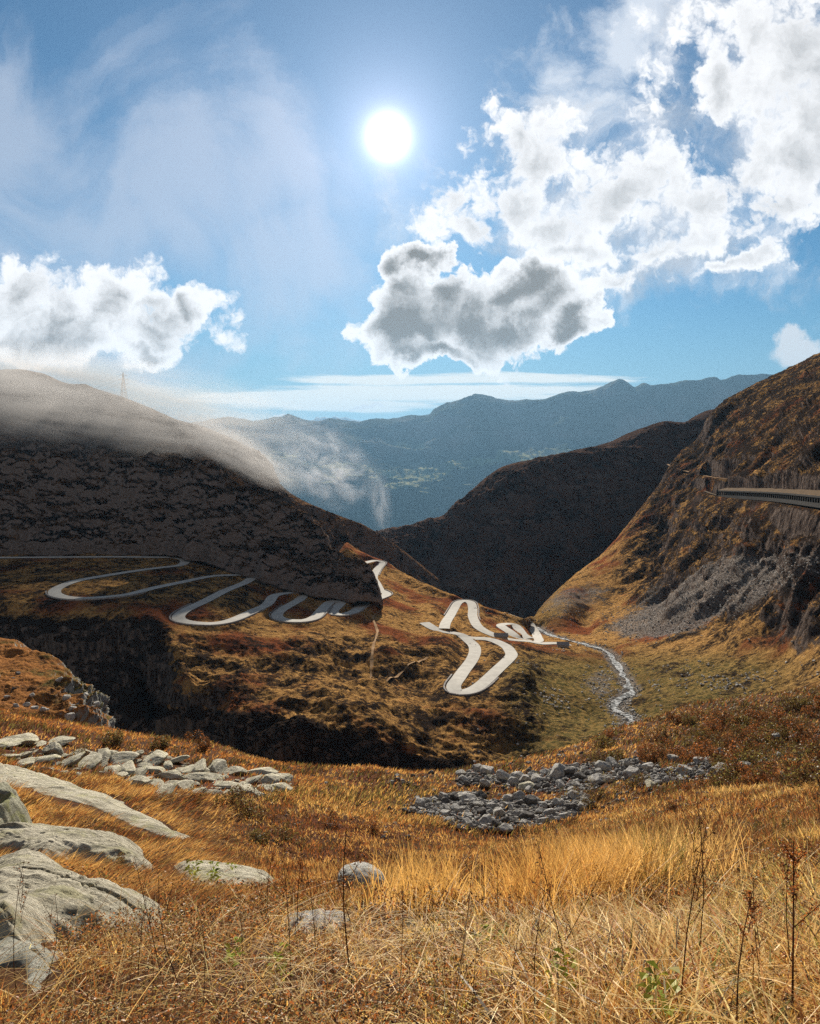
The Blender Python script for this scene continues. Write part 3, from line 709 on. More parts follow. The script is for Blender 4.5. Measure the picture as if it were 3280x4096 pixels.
# ------------------------------------------------------------------ rocks
def rock_mat(name, c1, c2, lichen=None, sc=3.0, strata=None):
    m, n = base_mat(name); tcn = n.node('ShaderNodeTexCoord').outputs['Object'] if strata is None else n.node('ShaderNodeNewGeometry').outputs['Position']
    v = tcn if strata is None else n.vm('MULTIPLY', tcn, strata)
    a = n.noise(v, sc, 10, .72); b = n.noise(v, sc * 5, 8, .75); b2 = n.noise(v, sc * 17, 4, .8); l = n.noise(tcn, sc * .7, 6, .7, .5)
    c = n.mix(n.mr(a, .36, .62), (*c1, 1), (*c2, 1))
    c = n.mix(n.mr(b, .56, .66, 0, .7), c, (*[k * .4 for k in c1], 1))
    c = n.mix(n.mr(b2, .53, .62, 0, .75), c, (*[k * .3 for k in c1], 1))
    if lichen: c = n.mix(n.mr(l, .52, .62, 0, .7), c, (*lichen, 1))
    finish(n, c, .85, n.m('ADD', a, n.m('MULTIPLY', b, .7)), 1, .12, .03); return m
m_rock = rock_mat('grey_gneiss', (.26,.24,.22), (.62,.58,.52), (.38,.34,.24))
m_pale = rock_mat('pale_weathered_stone', (.38,.34,.24), (.74,.67,.51), (.46,.42,.24))
m_dark = rock_mat('dark_gneiss', (.07,.065,.06), (.22,.20,.18))
def ico(sub):
    t = (1 + 5 ** .5) / 2
    V = [(-1,t,0),(1,t,0),(-1,-t,0),(1,-t,0),(0,-1,t),(0,1,t),(0,-1,-t),(0,1,-t),(t,0,-1),(t,0,1),(-t,0,-1),(-t,0,1)]
    Fc = [(0,11,5),(0,5,1),(0,1,7),(0,7,10),(0,10,11),(1,5,9),(5,11,4),(11,10,2),(10,7,6),(7,1,8),(3,9,4),(3,4,2),(3,2,6),(3,6,8),(3,8,9),(4,9,5),(2,4,11),(6,2,10),(8,6,7),(9,8,1)]
    V = [np.array(v) / np.linalg.norm(v) for v in V]
    for _ in range(sub):
        mid = {}; N2 = []
        def md_(a, b):
            k = (min(a, b), max(a, b))
            if k not in mid:
                p = V[a] + V[b]; V.append(p / np.linalg.norm(p)); mid[k] = len(V) - 1
            return mid[k]
        for a, b, c in Fc:
            ab, bc, ca = md_(a, b), md_(b, c), md_(c, a); N2 += [(a,ab,ca),(b,bc,ab),(c,ca,bc),(ab,bc,ca)]
        Fc = N2
    return np.array(V), np.array(Fc)
ICO4 = ico(4); ICO2 = ico(2); ICO1 = ico(1)
def rock_verts(seed, base=ICO4, cuts=14, flat=1.0, rough=.05):
    r = np.random.default_rng(seed); V = base[0].copy()
    for _ in range(cuts):
        nn = r.normal(size=3); nn /= np.linalg.norm(nn); off = r.uniform(.52, .88); k = V @ nn
        V = V - np.maximum(k - off, 0)[:, None] * nn * .97
    V = V * (1 + rough * 1.6 * fbm(V * 2.3 + seed, 5)[:, None] + rough * .9 * ridged(V * 5 + seed, 4, .6)[:, None])
    V *= np.array([1, r.uniform(.65, .95), flat * r.uniform(.6, .9)]); return V
def rock_mesh(seed, mat, flat=1.0, cuts=14, base=ICO4):
    V = rock_verts(seed, base, cuts, flat); me = bpy.data.meshes.new('rock'); me.from_pydata(V.tolist(), [], base[1].tolist()); me.materials.append(mat)
    me.polygons.foreach_set('use_smooth', [True] * len(me.polygons)); me.update()
    return me
ICO3 = ico(3)
RM = [rock_mesh(i, m_rock if i % 5 else m_dark, base=ICO3) for i in range(10)]
RF = [rock_mesh(40 + i, m_pale, (.5, .8, .6, 1.0)[i % 4], 18, base=ICO4) for i in range(8)]
def put_rock(name, me, loc, size, label, group=None, rot=None, sink=.25, cat='rock', scale=None, lean=.35):
    o = bpy.data.objects.new(name, me); COL.objects.link(o)
    sc_ = scale or (1, 1, 1)
    o.scale = tuple(size * .5 * k for k in sc_)
    o.rotation_euler = rot or (random.uniform(-lean, lean), random.uniform(-lean, lean), random.uniform(0, 6.28))
    o.location = (loc[0], loc[1], loc[2] + size * .5 * .62 * sc_[2] - size * sink * sc_[2]); tag(o, label, cat, group); return o
def inpoly(px, py, poly):
    px = np.asarray(px); py = np.asarray(py); c_ = np.zeros(px.shape, bool); n_ = len(poly)
    for i in range(n_):
        x1, y1 = poly[i]; x2, y2 = poly[(i + 1) % n_]
        c_ ^= ((y1 > py) != (y2 > py)) & (px < (x2 - x1) * (py - y1) / (y2 - y1 + 1e-12) + x1)
    return c_
def z5(l): return [(x / 4.21, 700 + y / 4.21) for x, y in l]
def z6(l): return [(410 + x / 4.21, 700 + y / 4.21) for x, y in l]
# rubble hollow
scree_a = z6([(0,450),(60,428),(200,395),(290,400),(330,435),(480,410),(560,440),(740,395),(775,440),(700,500),(560,530),(400,565),(200,548),(120,500),(0,480)])
scree_b = z6([(200,330),(250,300),(320,285),(340,320),(480,330),(560,300),(650,280),(740,270),(830,275),(960,245),(1000,280),(1100,300),(1250,250),(1290,300),(1400,300),(1470,280),(1440,310),(1200,350),(1000,360),(880,340),(760,390),(640,400),(480,390),(380,360),(200,370)])
def fill(poly, n_, smin, smax, pw=2.2, gap=.36):
    xs = [p[0] for p in poly]; ys = [p[1] for p in poly]; out = []; tries = 0
    sizes = np.sort(smin + (smax - smin) * rng.random(n_) ** pw)[::-1]
    for s_ in sizes:
        for _ in range(60):
            u, v = rng.uniform(min(xs), max(xs)), rng.uniform(min(ys), max(ys))
            if inpoly(np.array(u), np.array(v), poly) and all(((u - a) ** 2 + ((v - b) * 1.4) ** 2) ** .5 > gap * (s_ + c_) for a, b, c_ in out): out.append((u, v, s_)); break
    return out
labels_a = 'angular grey boulder lying among the rubble in the lower part of the hollow'
labels_b = 'angular grey boulder in the long band of rubble along the back of the hollow'
for poly, n_, lab, grp in ((scree_a, 165, labels_a, 'boulders of the lower rubble field'), (scree_b, 125, labels_b, 'boulders of the upper rubble band')):
    fl = fill(poly, n_, 4.2, 19 if grp[16] == 'u' else 15, 3.4, .33)
    w3, ok = hit([f[0] for f in fl], [f[1] for f in fl])
    for (u, v, s_), p_ in zip(fl, w3):
        put_rock('boulder', RM[rng.integers(len(RM))], p_, s_ * p_[1] / F * 1.3, lab, grp, cat='boulder', sink=.16)
# small rubble between them: nobody could count it
def rubble(name, P3, size, mat, label, seed=3):
    r = np.random.default_rng(seed); base = [rock_verts(100 + k, ICO1, 6) for k in range(6)]; V = []; Fc = []; k0 = 0; nb = len(ICO1[0])
    for i, p_ in enumerate(P3):
        a = r.uniform(0, 6.28); b = r.uniform(-.6, .6); M = np.array(Matrix.Rotation(a, 3, 'Z') @ Matrix.Rotation(b, 3, 'X'))
        s_ = size[i] * .5; V.append(base[i % 6] @ M.T * s_ + p_ + np.array([0, 0, s_ * .15])); Fc.append(ICO1[1] + k0); k0 += nb
    o = mesh_np(name, np.concatenate(V), np.concatenate(Fc), mat, smooth=False); tag(o, label, 'rubble', kind='stuff'); return o
def rand_in(poly, n_):
    xs = [p[0] for p in poly]; ys = [p[1] for p in poly]; u = rng.uniform(min(xs), max(xs), n_ * 4); v = rng.uniform(min(ys), max(ys), n_ * 4); k = inpoly(u, v, poly); return u[k][:n_], v[k][:n_]
wgt = (np.clip(scree * 1.0 + .02 * (Vv > 600) + .35 * green * (fbm(val.P / 30 + 7, 4) > .22), 0, 1) * (U > 470) * (Vv > 560) * (val.P[..., 1] < 620)).reshape(-1)
sel_ = rng.choice(len(wgt), 5200, replace=False, p=wgt / wgt.sum()); pv3 = vf[sel_]
rubble('rubble', pv3 + rng.normal(size=pv3.shape) * np.array([.8, .8, 0]), rng.uniform(.3, 1.3, len(pv3)) ** 1.8, m_rock, 'scattered grey stones over the valley floor and the scree below the gallery', 8)
ua, va = rand_in(scree_a, 2000); ub, vb = rand_in(scree_b, 1500)
uo = rng.normal(560, 110, 500); vo2 = rng.normal(790, 25, 500)
p3, ok = hit(np.concatenate([ua, ub, uo]), np.concatenate([va, vb, vo2]))
rs_ = rng.uniform(2.2, 6, len(p3)) * p3[:, 1] / F; hf = ok & (rng.random(len(p3)) < .45); ok = ok & ~hf
rubble('rubble', p3[hf], rs_[hf] * 1.3, m_dark, 'stones coloured dark to give the shaded gaps between the boulders of the hollow', 5)  # dark stone colour stands in for the shade between the boulders
rubble('rubble', p3[ok], rs_[ok], m_rock, 'loose grey rubble filling the hollow below the tall grass')
# single rocks right of the rubble
for (zx, zy, s_, lab) in [(1385,190,30,'pale upright rock behind the rubble band, left of the tallest upright one'),(1442,185,34,'tallest thin upright pale rock among the dark shrubs on the right'),(1255,245,44,'rounded brownish boulder standing behind the right end of the rubble band'),
  (1390,258,60,'large tilted pale boulder at the right end of the rubble'),(1325,300,90,'long flat grey slab lying at the right end of the rubble'),(1250,318,44,'squat grey boulder in front of the long flat slab'),
  (1110,245,56,'big dark boulder casting shade behind the rubble band'),(1500,215,26,'small pale rock right of the upright rocks'),(1640,235,42,'pale rock near the right edge of the picture, above the shrubs'),(1600,205,24,'small pale rock just above the pale rock at the right edge'),
  (235,405,84,'biggest domed boulder with lichen at the left of the rubble'),(345,322,44,'pale block alone left of the upper rubble band'),(1010,350,70,'low pale flat boulder in the grass below the upper rubble band'),
  (665,300,70,'large rounded grey boulder leaning at the back of the rubble'),(490,350,84,'large yellowish boulder at the left end of the upper rubble band'),(25,415,36,'isolated lichen-grey rock at the left tip of the rubble')]:
    p_, _ = hit(410 + zx / 4.21, 700 + (zy + s_ * .3) / 4.21)
    if abs(zx - 1442) < 1: sc_ = (.6, .5, 1.6)
    elif 'flat slab' in lab: sc_ = (1.2, .5, .35)
    else: sc_ = (1, .9, .9)
    put_rock('boulder', (RM if 'pale' not in lab and 'yellow' not in lab else RF)[rng.integers(8)], p_[0], s_ / 4.21 * p_[0][1] / F * 1.25, lab, cat='boulder', scale=sc_, sink=.15)

# sparse boulders right of the band, stones on the left knoll
fl = fill(z6([(1290,180),(1726,150),(1726,330),(1480,330),(1300,260)]), 34, 3, 11, 2.0, .9)
w3, ok = hit([f[0] for f in fl], [f[1] for f in fl])
for (u, v, s_), p_ in zip(fl, w3): put_rock('boulder', RM[rng.integers(len(RM))], p_, s_ * p_[1] / F * 1.5, 'grey boulder lying singly among the dark shrubs right of the rubble', 'boulders scattered right of the rubble', cat='boulder', sink=.1)
for _ in range(26):
    iu = np.argmin(np.abs(kn.u - rng.uniform(-5, 104))); it = rng.integers(int(kn.nt * .52), int(kn.nt * .93)); p_ = kn.P[it, iu]
    put_rock('stone', RM[rng.integers(len(RM))], p_, rng.uniform(.6, 1.7), 'pale stone lying on the orange knoll at the left edge', 'stones on the left knoll', cat='stone', sink=.2)
# pale flat blocks of the outcrop on the left
blk = z5([(170,185),(290,190),(270,230),(470,240),(640,235),(720,250),(870,290),(1060,330),(1150,300),(1230,330),(1230,370),(1110,420),(1030,430),(850,400),(740,415),(640,385),(520,350),(400,300),(330,320),(90,290),(0,240),(0,200)])
fl = fill(blk, 150, 3.5, 28, 3.0, .36)
w3, ok = hit([f[0] for f in fl], [f[1] for f in fl])
for (u, v, s_), p_ in zip(fl, w3):
    put_rock('stone_block', RF[rng.integers(8)], p_, s_ * p_[1] / F * 1.4, 'pale flat angular block of the broken outcrop left of centre', 'pale blocks of the broken outcrop', cat='rock', lean=.18, sink=.12, scale=(1.3, 1.0, .5))
for (zx, zy, s_, lab) in [(540,305,130,'broad pale block forming the left top of the broken outcrop'),(590,355,120,'pale slab with a dark overhang at the front of the outcrop'),(715,335,120,'pale tilted slab in the middle of the broken outcrop'),
   (840,300,120,'long pale block behind the dark cleft of the outcrop'),(1150,350,110,'big ridged block at the right end of the broken outcrop'),(1000,390,90,'low pale block below the right end of the outcrop'),
   (220,225,95,'flat pale slab in the orange grass above the long rock slab'),(430,248,110,'thin flat ledge left behind the broken outcrop'),(665,240,80,'small flat slab behind the middle of the outcrop'),(235,188,44,'small pale stone at the top left edge of the slope'),
   (110,280,60,'rounded stone above the upper end of the long rock slab'),(1085,405,42,'round stone at the lower right of the broken outcrop')]:
    p_, _ = hit(zx / 4.21, 700 + (zy + 10) / 4.21)
    put_rock('stone_block', RF[rng.integers(8)], p_[0], s_ / 4.21 * p_[0][1] / F * 1.25, lab, cat='rock', scale=(1, .8, .7), lean=.2, sink=.08)
# boulder in the meadow
p_, _ = hit(361, 893)
bm = rock_mesh(80, rock_mat('speckled_granite', (.52,.49,.43), (.82,.78,.69), (.6,.56,.42), 4.0), 1.0, 3)
put_rock('boulder', bm, p_[0], 48 * p_[0][1] / F, 'rounded pale boulder standing alone in the dry meadow, centre left', cat='boulder', scale=(1, 1.25, .95), rot=(.2, 0, 2.2), sink=.02)
for (u, v, s_, lab) in [(286,817,5,'small pale stone in the turf right of the outcrop'),(326,786,6,'small grey stone near the brow of the slope'),(258,842,15,'dark low stone under the grassy hump'),(330,828,10,'grey stone in the dark heather, centre left'),(391,785,8,'grey stone on the slope left of the rubble'),(405,813,9,'dark stone left of the rubble field'),(408,840,8,'grey stone half hidden in the straw below the rubble'),(287,854,5,'tiny pale stone beside the dark heather patch')]:
    p_, _ = hit(u, v); put_rock('stone', RM[rng.integers(8)], p_[0], s_ * p_[0][1] / F, lab, cat='stone')

# ------------------------------------------------------------------ glacier-smoothed rock slabs
def slab(px, thick, label, seed, mat, ang=25, amp=.12, name='rock_slab', res=150, lean=0.0, dome=1.0):
    poly = np.array(px); c2 = poly
    w3, ok = hit(c2[:, 0], c2[:, 1]); wpoly = w3[:, :2]
    x0, y0 = wpoly.min(0) - .2; x1, y1 = wpoly.max(0) + .2
    # rotated grid is not needed: plain x/y grid, deformed by the strata
    nx = res; ny = int(np.clip(res * (y1 - y0) / (x1 - x0), 60, 260)); X, Y = np.meshgrid(np.linspace(x0, x1, nx), np.linspace(y0, y1, ny))
    pp_ = np.stack([X, Y, 0 * X], -1); wob = fbm(pp_ * 1.1 + seed, 4) * .35; wob2 = fbm(pp_ * 1.1 + seed + 50, 4) * .35
    inside = inpoly(X + wob, Y + wob2, [tuple(a) for a in wpoly])
    # distance to the outline
    D = np.full(X.shape, 1e9); A_ = wpoly; B_ = np.roll(wpoly, -1, 0)
    for a, b in zip(A_, B_):
        ab = b - a; t = np.clip(((X + wob - a[0]) * ab[0] + (Y + wob2 - a[1]) * ab[1]) / (ab @ ab + 1e-9), 0, 1)
        D = np.minimum(D, np.hypot(X + wob - a[0] - t * ab[0], Y + wob2 - a[1] - t * ab[1]))
    D = np.where(inside, D, -D); w_ = min(x1 - x0, y1 - y0)
    prof = 1 - np.exp(-np.maximum(D, 0) / (w_ * .09 * dome)); thick = thick * 1.35
    ca, sa = math.cos(R(ang)), math.sin(R(ang)); L = X * ca + Y * sa; Q = -X * sa + Y * ca
    st = ridged(np.stack([L * .22, Q * 1.7 + .5 * fbm(pp_ * .8, 3), 0 * L + seed], -1), 5, .6)
    crack = np.exp(-(vnoise(np.stack([L * .16, Q * .95 + .25 * fbm(pp_ * .6, 3), 0 * L + seed * 3], -1)) / .022) ** 2)
    G = fgz(X, Y)
    # the ground under the slab, smoothed
    for _ in range(12): G[1:-1, 1:-1] = (G[1:-1, 1:-1] * 2 + G[:-2, 1:-1] + G[2:, 1:-1] + G[1:-1, :-2] + G[1:-1, 2:]) / 6
    Z = G + thick * prof + np.where(D > 0, prof * (st * amp * .45 + fbm(pp_ * 2.2, 6, .6) * .045 + ridged(np.stack([L * 1.1, Q * 5.5, 0 * L + seed], -1), 5, .65) * .035 - crack * .13 - (ridged(pp_ * 1.6 + seed, 4) > .55) * .03), np.maximum(D, -.6) * 1.2) + lean * (X - x0)
    Z = np.where(D < -.02, Z - .08, Z)
    fc = grid_faces(ny, nx); keep = (D.reshape(-1)[fc].max(1) > -.25); 
    o = mesh_np(name, np.stack([X, Y, Z], -1).reshape(-1, 3), fc[keep][:, ::1], mat); tag(o, label, 'rock slab')
    return o, [tuple(a) for a in wpoly]
m_slab = rock_mat('glaciated_slab', (.28,.25,.18), (.60,.54,.41), (.38,.35,.20), 1.6, strata=(.6, 2.2, 1))
SL = []
SL.append(slab(z5([(-60,262),(0,266),(140,310),(240,335),(360,395),(480,410),(560,470),(700,530),(800,582),(740,600),(620,560),(420,470),(300,430),(100,370),(0,362),(-60,360)]), .35, 'longest pale rock slab running down from the left edge into the grass', 1, m_slab, -48, .16, res=230))
SL.append(slab(z5([(-80,575),(0,570),(80,560),(200,590),(280,605),(480,605),(590,640),(635,730),(540,722),(330,672),(150,662),(0,640),(-80,640)]), .38, 'middle pale rock slab with a rounded right end, above the biggest slab', 2, m_slab, -12, .12, res=200))
SL.append(slab(z5([(-120,740),(0,738),(80,733),(220,755),(320,800),(420,880),(480,895),(620,890),(690,930),(680,990),(520,1010),(400,1020),(200,1050),(60,1060),(-120,1080)]), .42, 'biggest pale rock slab at the lower left edge with a dark curved crack', 3, m_slab, -15, .11, res=240))
SL.append(slab(z5([(-100,1080),(60,1000),(160,1010),(225,1070),(285,1180),(270,1245),(150,1200),(0,1130),(-100,1140)]), .10, 'lichen-spotted slab end lowest at the left, below the biggest slab', 4, rock_mat('lichen_slab', (.26,.25,.2), (.46,.44,.36), (.34,.36,.12), 2.0), -30, .05, res=120))
SL.append(slab(z5([(740,690),(900,715),(1040,740),(1150,755),(1165,775),(1060,805),(930,810),(830,790),(740,735)]), .22, 'narrow flat slab with yellow-green moss at its foot, left of the lone boulder', 5, m_slab, -12, .08, res=120))
SL.append(slab(z5([(-60,430),(60,422),(112,490),(128,545),(60,570),(-60,570)]), .8, 'domed mossy rock at the left edge between two long slabs', 6, rock_mat('mossy_rock', (.22,.21,.15), (.40,.38,.28), (.22,.22,.07), 1.5), 60, .1, res=110))
SL.append(slab(z5([(1225,920),(1300,905),(1480,908),(1478,975),(1340,990),(1200,970)]), .10, 'flat grey slab half hidden by straw right below the lone boulder', 7, m_rock, 0, .04, res=80))
SLP = [s_[1] for s_ in SL]

# ------------------------------------------------------------------ dry grass and heath
def leaf_mat(name, trans=.45, rough=.7):
    m, n = base_mat(name); at = n.node('ShaderNodeAttribute'); at.attribute_name = 'tone'
    d = n.node('ShaderNodeBsdfDiffuse'); n.put(d.inputs[0], at.outputs['Color'])
    t = n.node('ShaderNodeBsdfTranslucent'); n.put(t.inputs[0], n.mix(1.0, at.outputs['Color'], (1.25, 1.1, .8, 1), 'MULTIPLY'))
    g = n.node('ShaderNodeBsdfGlossy'); g.inputs['Roughness'].default_value = .45; g.inputs[0].default_value = (1, .95, .85, 1)
    a = n.node('ShaderNodeMixShader'); a.inputs[0].default_value = trans; n.l.new(d.outputs[0], a.inputs[1]); n.l.new(t.outputs[0], a.inputs[2])
    b = n.node('ShaderNodeMixShader'); b.inputs[0].default_value = .02; n.l.new(a.outputs[0], b.inputs[1]); n.l.new(g.outputs[0], b.inputs[2])
    o = n.node('ShaderNodeOutputMaterial'); n.l.new(b.outputs[0], o.inputs[0]); return m
m_leaf = leaf_mat('dry_leaf', .45)
PAL = {'straw': (.60,.40,.17), 'gold': (.55,.34,.115), 'pale': (.74,.54,.25), 'rust': (.33,.12,.04), 'orange': (.40,.19,.065), 'brown': (.15,.075,.035), 'dark': (.06,.035,.02), 'green': (.22,.23,.06), 'olive': (.17,.15,.05), 'lime': (.42,.42,.06)}
for k_ in PAL: PAL[k_] = np.array(PAL[k_])
def pick(names, probs, n_):
    tab = np.array([PAL[k] for k in names]); i = rng.choice(len(names), n_, p=np.array(probs) / sum(probs)); return tab[i]
def ribbons(root, h, wd, lean, ldir, curl, colr, seg=3):
    n_ = len(root); t = np.linspace(0, 1, seg + 1)[None, :, None]
    L = np.stack([np.cos(ldir), np.sin(ldir), 0 * ldir], -1)[:, None, :]; hh = h[:, None, None]
    bend = lean[:, None, None] * t + curl[:, None, None] * t ** 2.2
    rise = t - .5 * curl[:, None, None] * t ** 2.6 * .9 - .35 * (lean[:, None, None] ** 2) * t
    c_ = root[:, None, :] + L * hh * bend + np.array([0, 0, 1.]) * hh * rise
    a = rng.uniform(0, 6.28, n_); sd_ = np.stack([np.cos(a), np.sin(a), 0 * a], -1)[:, None, :]
    ww = wd[:, None, None] * .5 * (1 - .92 * t ** 1.6)
    V = np.stack([c_ - sd_ * ww, c_ + sd_ * ww], 2).reshape(n_, -1, 3)
    k = (seg + 1) * 2; idx = np.arange(seg) * 2; f = np.stack([idx, idx + 1, idx + 3, idx + 2], -1)
    Fc = (np.arange(n_)[:, None, None] * k + f[None]).reshape(-1, 4)
    cc2 = np.repeat(np.clip(colr * rng.uniform(.75, 1.25, (n_, 1)), 0, 1), k, 0)
    return V.reshape(-1, 3), Fc, np.concatenate([cc2, np.ones((len(cc2), 1))], 1)
def stuff_mesh(name, parts, label, cat='dry grass', mat=None):
    V = []; Fc = []; Cc = []; b = 0
    for v, f, c_ in parts: V.append(v); Fc.append(f + b); Cc.append(c_); b += len(v)
    V = np.concatenate(V); Fc = np.concatenate(Fc); Cc = np.concatenate(Cc)
    o = mesh_np(name, V, Fc, mat or m_leaf, smooth=False, color=Cc); return tag(o, label, cat, kind='stuff')
RUBW = [[tuple(a) for a in hit([p[0] for p in pl], [p[1] for p in pl])[0][:, :2]] for pl in (scree_a, scree_b)]
BLKW = [tuple(a) for a in hit([p[0] for p in blk], [p[1] for p in blk])[0][:, :2]]
def scatter(n_, d0, d1, half=.72, pw=1.0):
    d = np.exp(rng.uniform(0, 1, n_) ** pw * math.log(d1 / d0)) * d0; x = d * rng.uniform(-half, half, n_); return x, d
def to_px(x, y, z):
    yc = y * cP - z * sP; zc = y * sP + z * cP; return 410 + F * x / yc, 512 - F * zc / yc
def keep_out(x, y, rub=.85, slabs=True):
    k = np.ones(len(x), bool)
    if slabs:
        for i_, pl in enumerate(SLP): k &= ~((inpoly(x, y, pl) | inpoly(x, y + .018 * y + .12, pl) | inpoly(x, y + .035 * y + .25, pl)) & (rng.random(len(x)) < (.985 if i_ != 6 else .5)))
    if slabs: k &= ~(inpoly(x, y, BLKW) & (rng.random(len(x)) < .72))
    for pl in RUBW: k &= ~(inpoly(x, y, pl) & (rng.random(len(x)) < max(rub, .95)))
    return k
def field(x, y, s_, k=0): return fbm(np.stack([x / s_, y / s_, 0 * x + k], -1), 4, .55)
parts = []
# far turf 38-112 m
x, y = scatter(110000, 36, 112); k = keep_out(x, y); x, y = x[k], y[k]; z = fgz(x, y); n_ = len(x); u, v = to_px(x, y, z)
fa_ = field(x, y, 9, 3); fb2 = field(x, y, 3.5, 9)
col_ = pick(['orange', 'gold', 'rust', 'straw', 'brown'], [2.5, 4, 2, 1.5, 1.5], n_)
rgt = smooth01((u - 600) / 80) * smooth01((790 - v) / 40)
dk = fb2 + .35 * rgt + .1 * np.abs(fa_) > .15; col_[dk] = pick(['dark', 'olive', 'brown', 'rust'], [4, 3, 3, 1], dk.sum())
tn = (field(x, y, 12, 93) > .1) & ~dk; col_[tn] = pick(['brown', 'straw', 'rust', 'olive'], [3, 3, 2, 2], tn.sum())
og = (fa_ > .15) & ~dk & (u < 520); col_[og] = pick(['orange', 'rust', 'gold'], [4, 2, 1], og.sum())
low_ = smooth01((v - 775) / 20) * (u > 260) * (u < 470); g_ = rng.random(n_) < low_ * .6; col_[g_] = pick(['gold', 'olive', 'straw'], [3, 2, 1], g_.sum())
h = rng.uniform(.12, .34, n_) * np.where(dk, 1.5, 1)
parts.append(ribbons(np.stack([x, y, z - .02], -1), h, y * .0016, rng.uniform(.1, .8, n_), rng.normal(.3, .8, n_), rng.uniform(0, .5, n_), col_, 2))
# middle 11-38 m
x, y = scatter(190000, 9, 40); k = keep_out(x, y, .9); x, y = x[k], y[k]; z = fgz(x, y); n_ = len(x); u, v = to_px(x, y, z)
fa_ = field(x, y, 4, 13); fb2 = field(x, y, 1.6, 19)
col_ = pick(['gold', 'straw', 'orange', 'rust', 'brown', 'dark'], [3, 3.2, 1.6, 1.6, 1.8, 1.3], n_) * np.array([1, .97, .95])
nr_ = (u > 330) & (y < 26) & (rng.random(n_) < .62) & (field(x, y, 2.2, 95) > -.25); col_[nr_] = pick(['brown', 'rust', 'dark', 'straw', 'olive'], [4, 4, 2.5, 2.5, 1.5], nr_.sum())
dk = fb2 > .14 - .1 * smooth01((u - 600) / 100); col_[dk] = pick(['brown', 'rust', 'dark', 'olive'], [3, 3, 2, 1], dk.sum())
tn = (field(x, y, 7, 91) > .08) & ~dk; col_[tn] = pick(['brown', 'straw', 'rust', 'olive'], [3, 3, 2, 1.5], tn.sum())
gr_ = (fa_ > .22) & ~dk; col_[gr_] = pick(['straw', 'pale', 'gold', 'olive'], [3, 1, 3, 1], gr_.sum())
lf = smooth01((260 - u) / 60); wind = rng.random(n_) < lf
col_[wind & ~dk] = pick(['gold', 'orange', 'straw', 'brown'], [4, 3, 2, 1], (wind & ~dk).sum())
h = rng.uniform(.14, .34, n_) * (1 + .5 * wind) * (.75 + .5 * (fa_ + .3))
parts.append(ribbons(np.stack([x, y, z - .03], -1), h, y * .0013, np.where(wind, rng.uniform(.5, 1.1, n_), rng.uniform(.0, .6, n_)), np.where(wind, rng.normal(-.15, .35, n_), rng.uniform(0, 6.28, n_)), rng.uniform(0, .6, n_), col_, 3))
stuff_mesh('hillside_grass', parts, 'low orange, rust and golden turf covering the slope in front of the gorge')
# near 1.3-11 m: grass in a lighter, yellower tint
NB = np.array([1.28, 1.30, 1.15])
parts = []
x, y = scatter(150000, 1.6, 11.5, .85, .8); k = keep_out(x, y) & (field(x, y, .16, 77) + .6 * field(x, y, .6, 78) > .0); x, y = x[k], y[k]; z = fgz(x, y); n_ = len(x); u, v = to_px(x, y, z)
fa_ = field(x, y, 1.0, 23); fb2 = field(x, y, .35, 29)
col_ = pick(['straw', 'gold', 'pale', 'rust', 'brown', 'orange', 'dark'], [2.6, 4, 1.4, 2.2, 2, 2.4, 2.4], n_)
heathy = (smooth01((520 - u) / 260) * .34 - .05 + fa_ + .7 * fb2) > .10
col_[heathy] = pick(['brown', 'rust', 'dark', 'gold', 'straw'], [5, 5, 5, 1.4, .8], heathy.sum())
gg = (fb2 > .12) & (u > 420) & ~heathy; col_[gg] = pick(['olive', 'green', 'straw', 'pale'], [2.5, 1.4, 2, 2.5], gg.sum())
kk = (rng.random(n_) < np.where(heathy, .45, 1)); x, y, z, u, v, fa_, fb2, heathy, col_ = (a_[kk] for a_ in (x, y, z, u, v, fa_, fb2, heathy, col_)); n_ = len(x)
h = rng.uniform(.09, .23, n_) * (1 + .03 * y) * (.8 + 1.0 * (fb2 + .2)) * (.75 + .45 * smooth01((u - 380) / 250)); h = np.where(heathy, h * .7, h)
parts.append(ribbons(np.stack([x, y, z - .04], -1), h, np.maximum(.0055, y * .0013) * rng.uniform(.5, 1.9, n_), rng.uniform(.0, .7, n_), rng.uniform(0, 6.28, n_), rng.uniform(0, 1.1, n_), col_ * NB, 4))
x = rng.uniform(-13, 13, 60000); y = rng.uniform(-1.5, 11, 60000); k = (np.abs(x) > .8 * np.maximum(y, 0)) & keep_out(x, y); x, y = x[k], y[k]; z = fgz(x, y); n_ = len(x)   # beside the viewer
parts.append(ribbons(np.stack([x, y, z - .04], -1), rng.uniform(.1, .3, n_), rng.uniform(.006, .012, n_), rng.uniform(.0, .7, n_), rng.uniform(0, 6.28, n_), rng.uniform(0, 1.1, n_), pick(['straw', 'gold', 'rust', 'brown', 'dark'], [3, 3, 2, 2, 1], n_) * NB, 3))
# matted fallen straw
x, y = scatter(7000, 1.6, 9, .85, .8); k = keep_out(x, y); x, y = x[k], y[k]; z = fgz(x, y); n_ = len(x)
parts.append(ribbons(np.stack([x, y, z + rng.uniform(0, .16, n_)], -1), rng.uniform(.12, .32, n_), np.maximum(.004, y * .0011), rng.uniform(.9, 1.5, n_), rng.uniform(0, 6.28, n_), rng.uniform(.2, .8, n_), pick(['straw', 'pale', 'gold', 'rust'], [4, 2, 3, 2], n_) * NB, 4))
stuff_mesh('dry_grass', parts, 'tangled dry straw-coloured grass filling the nearest foreground')
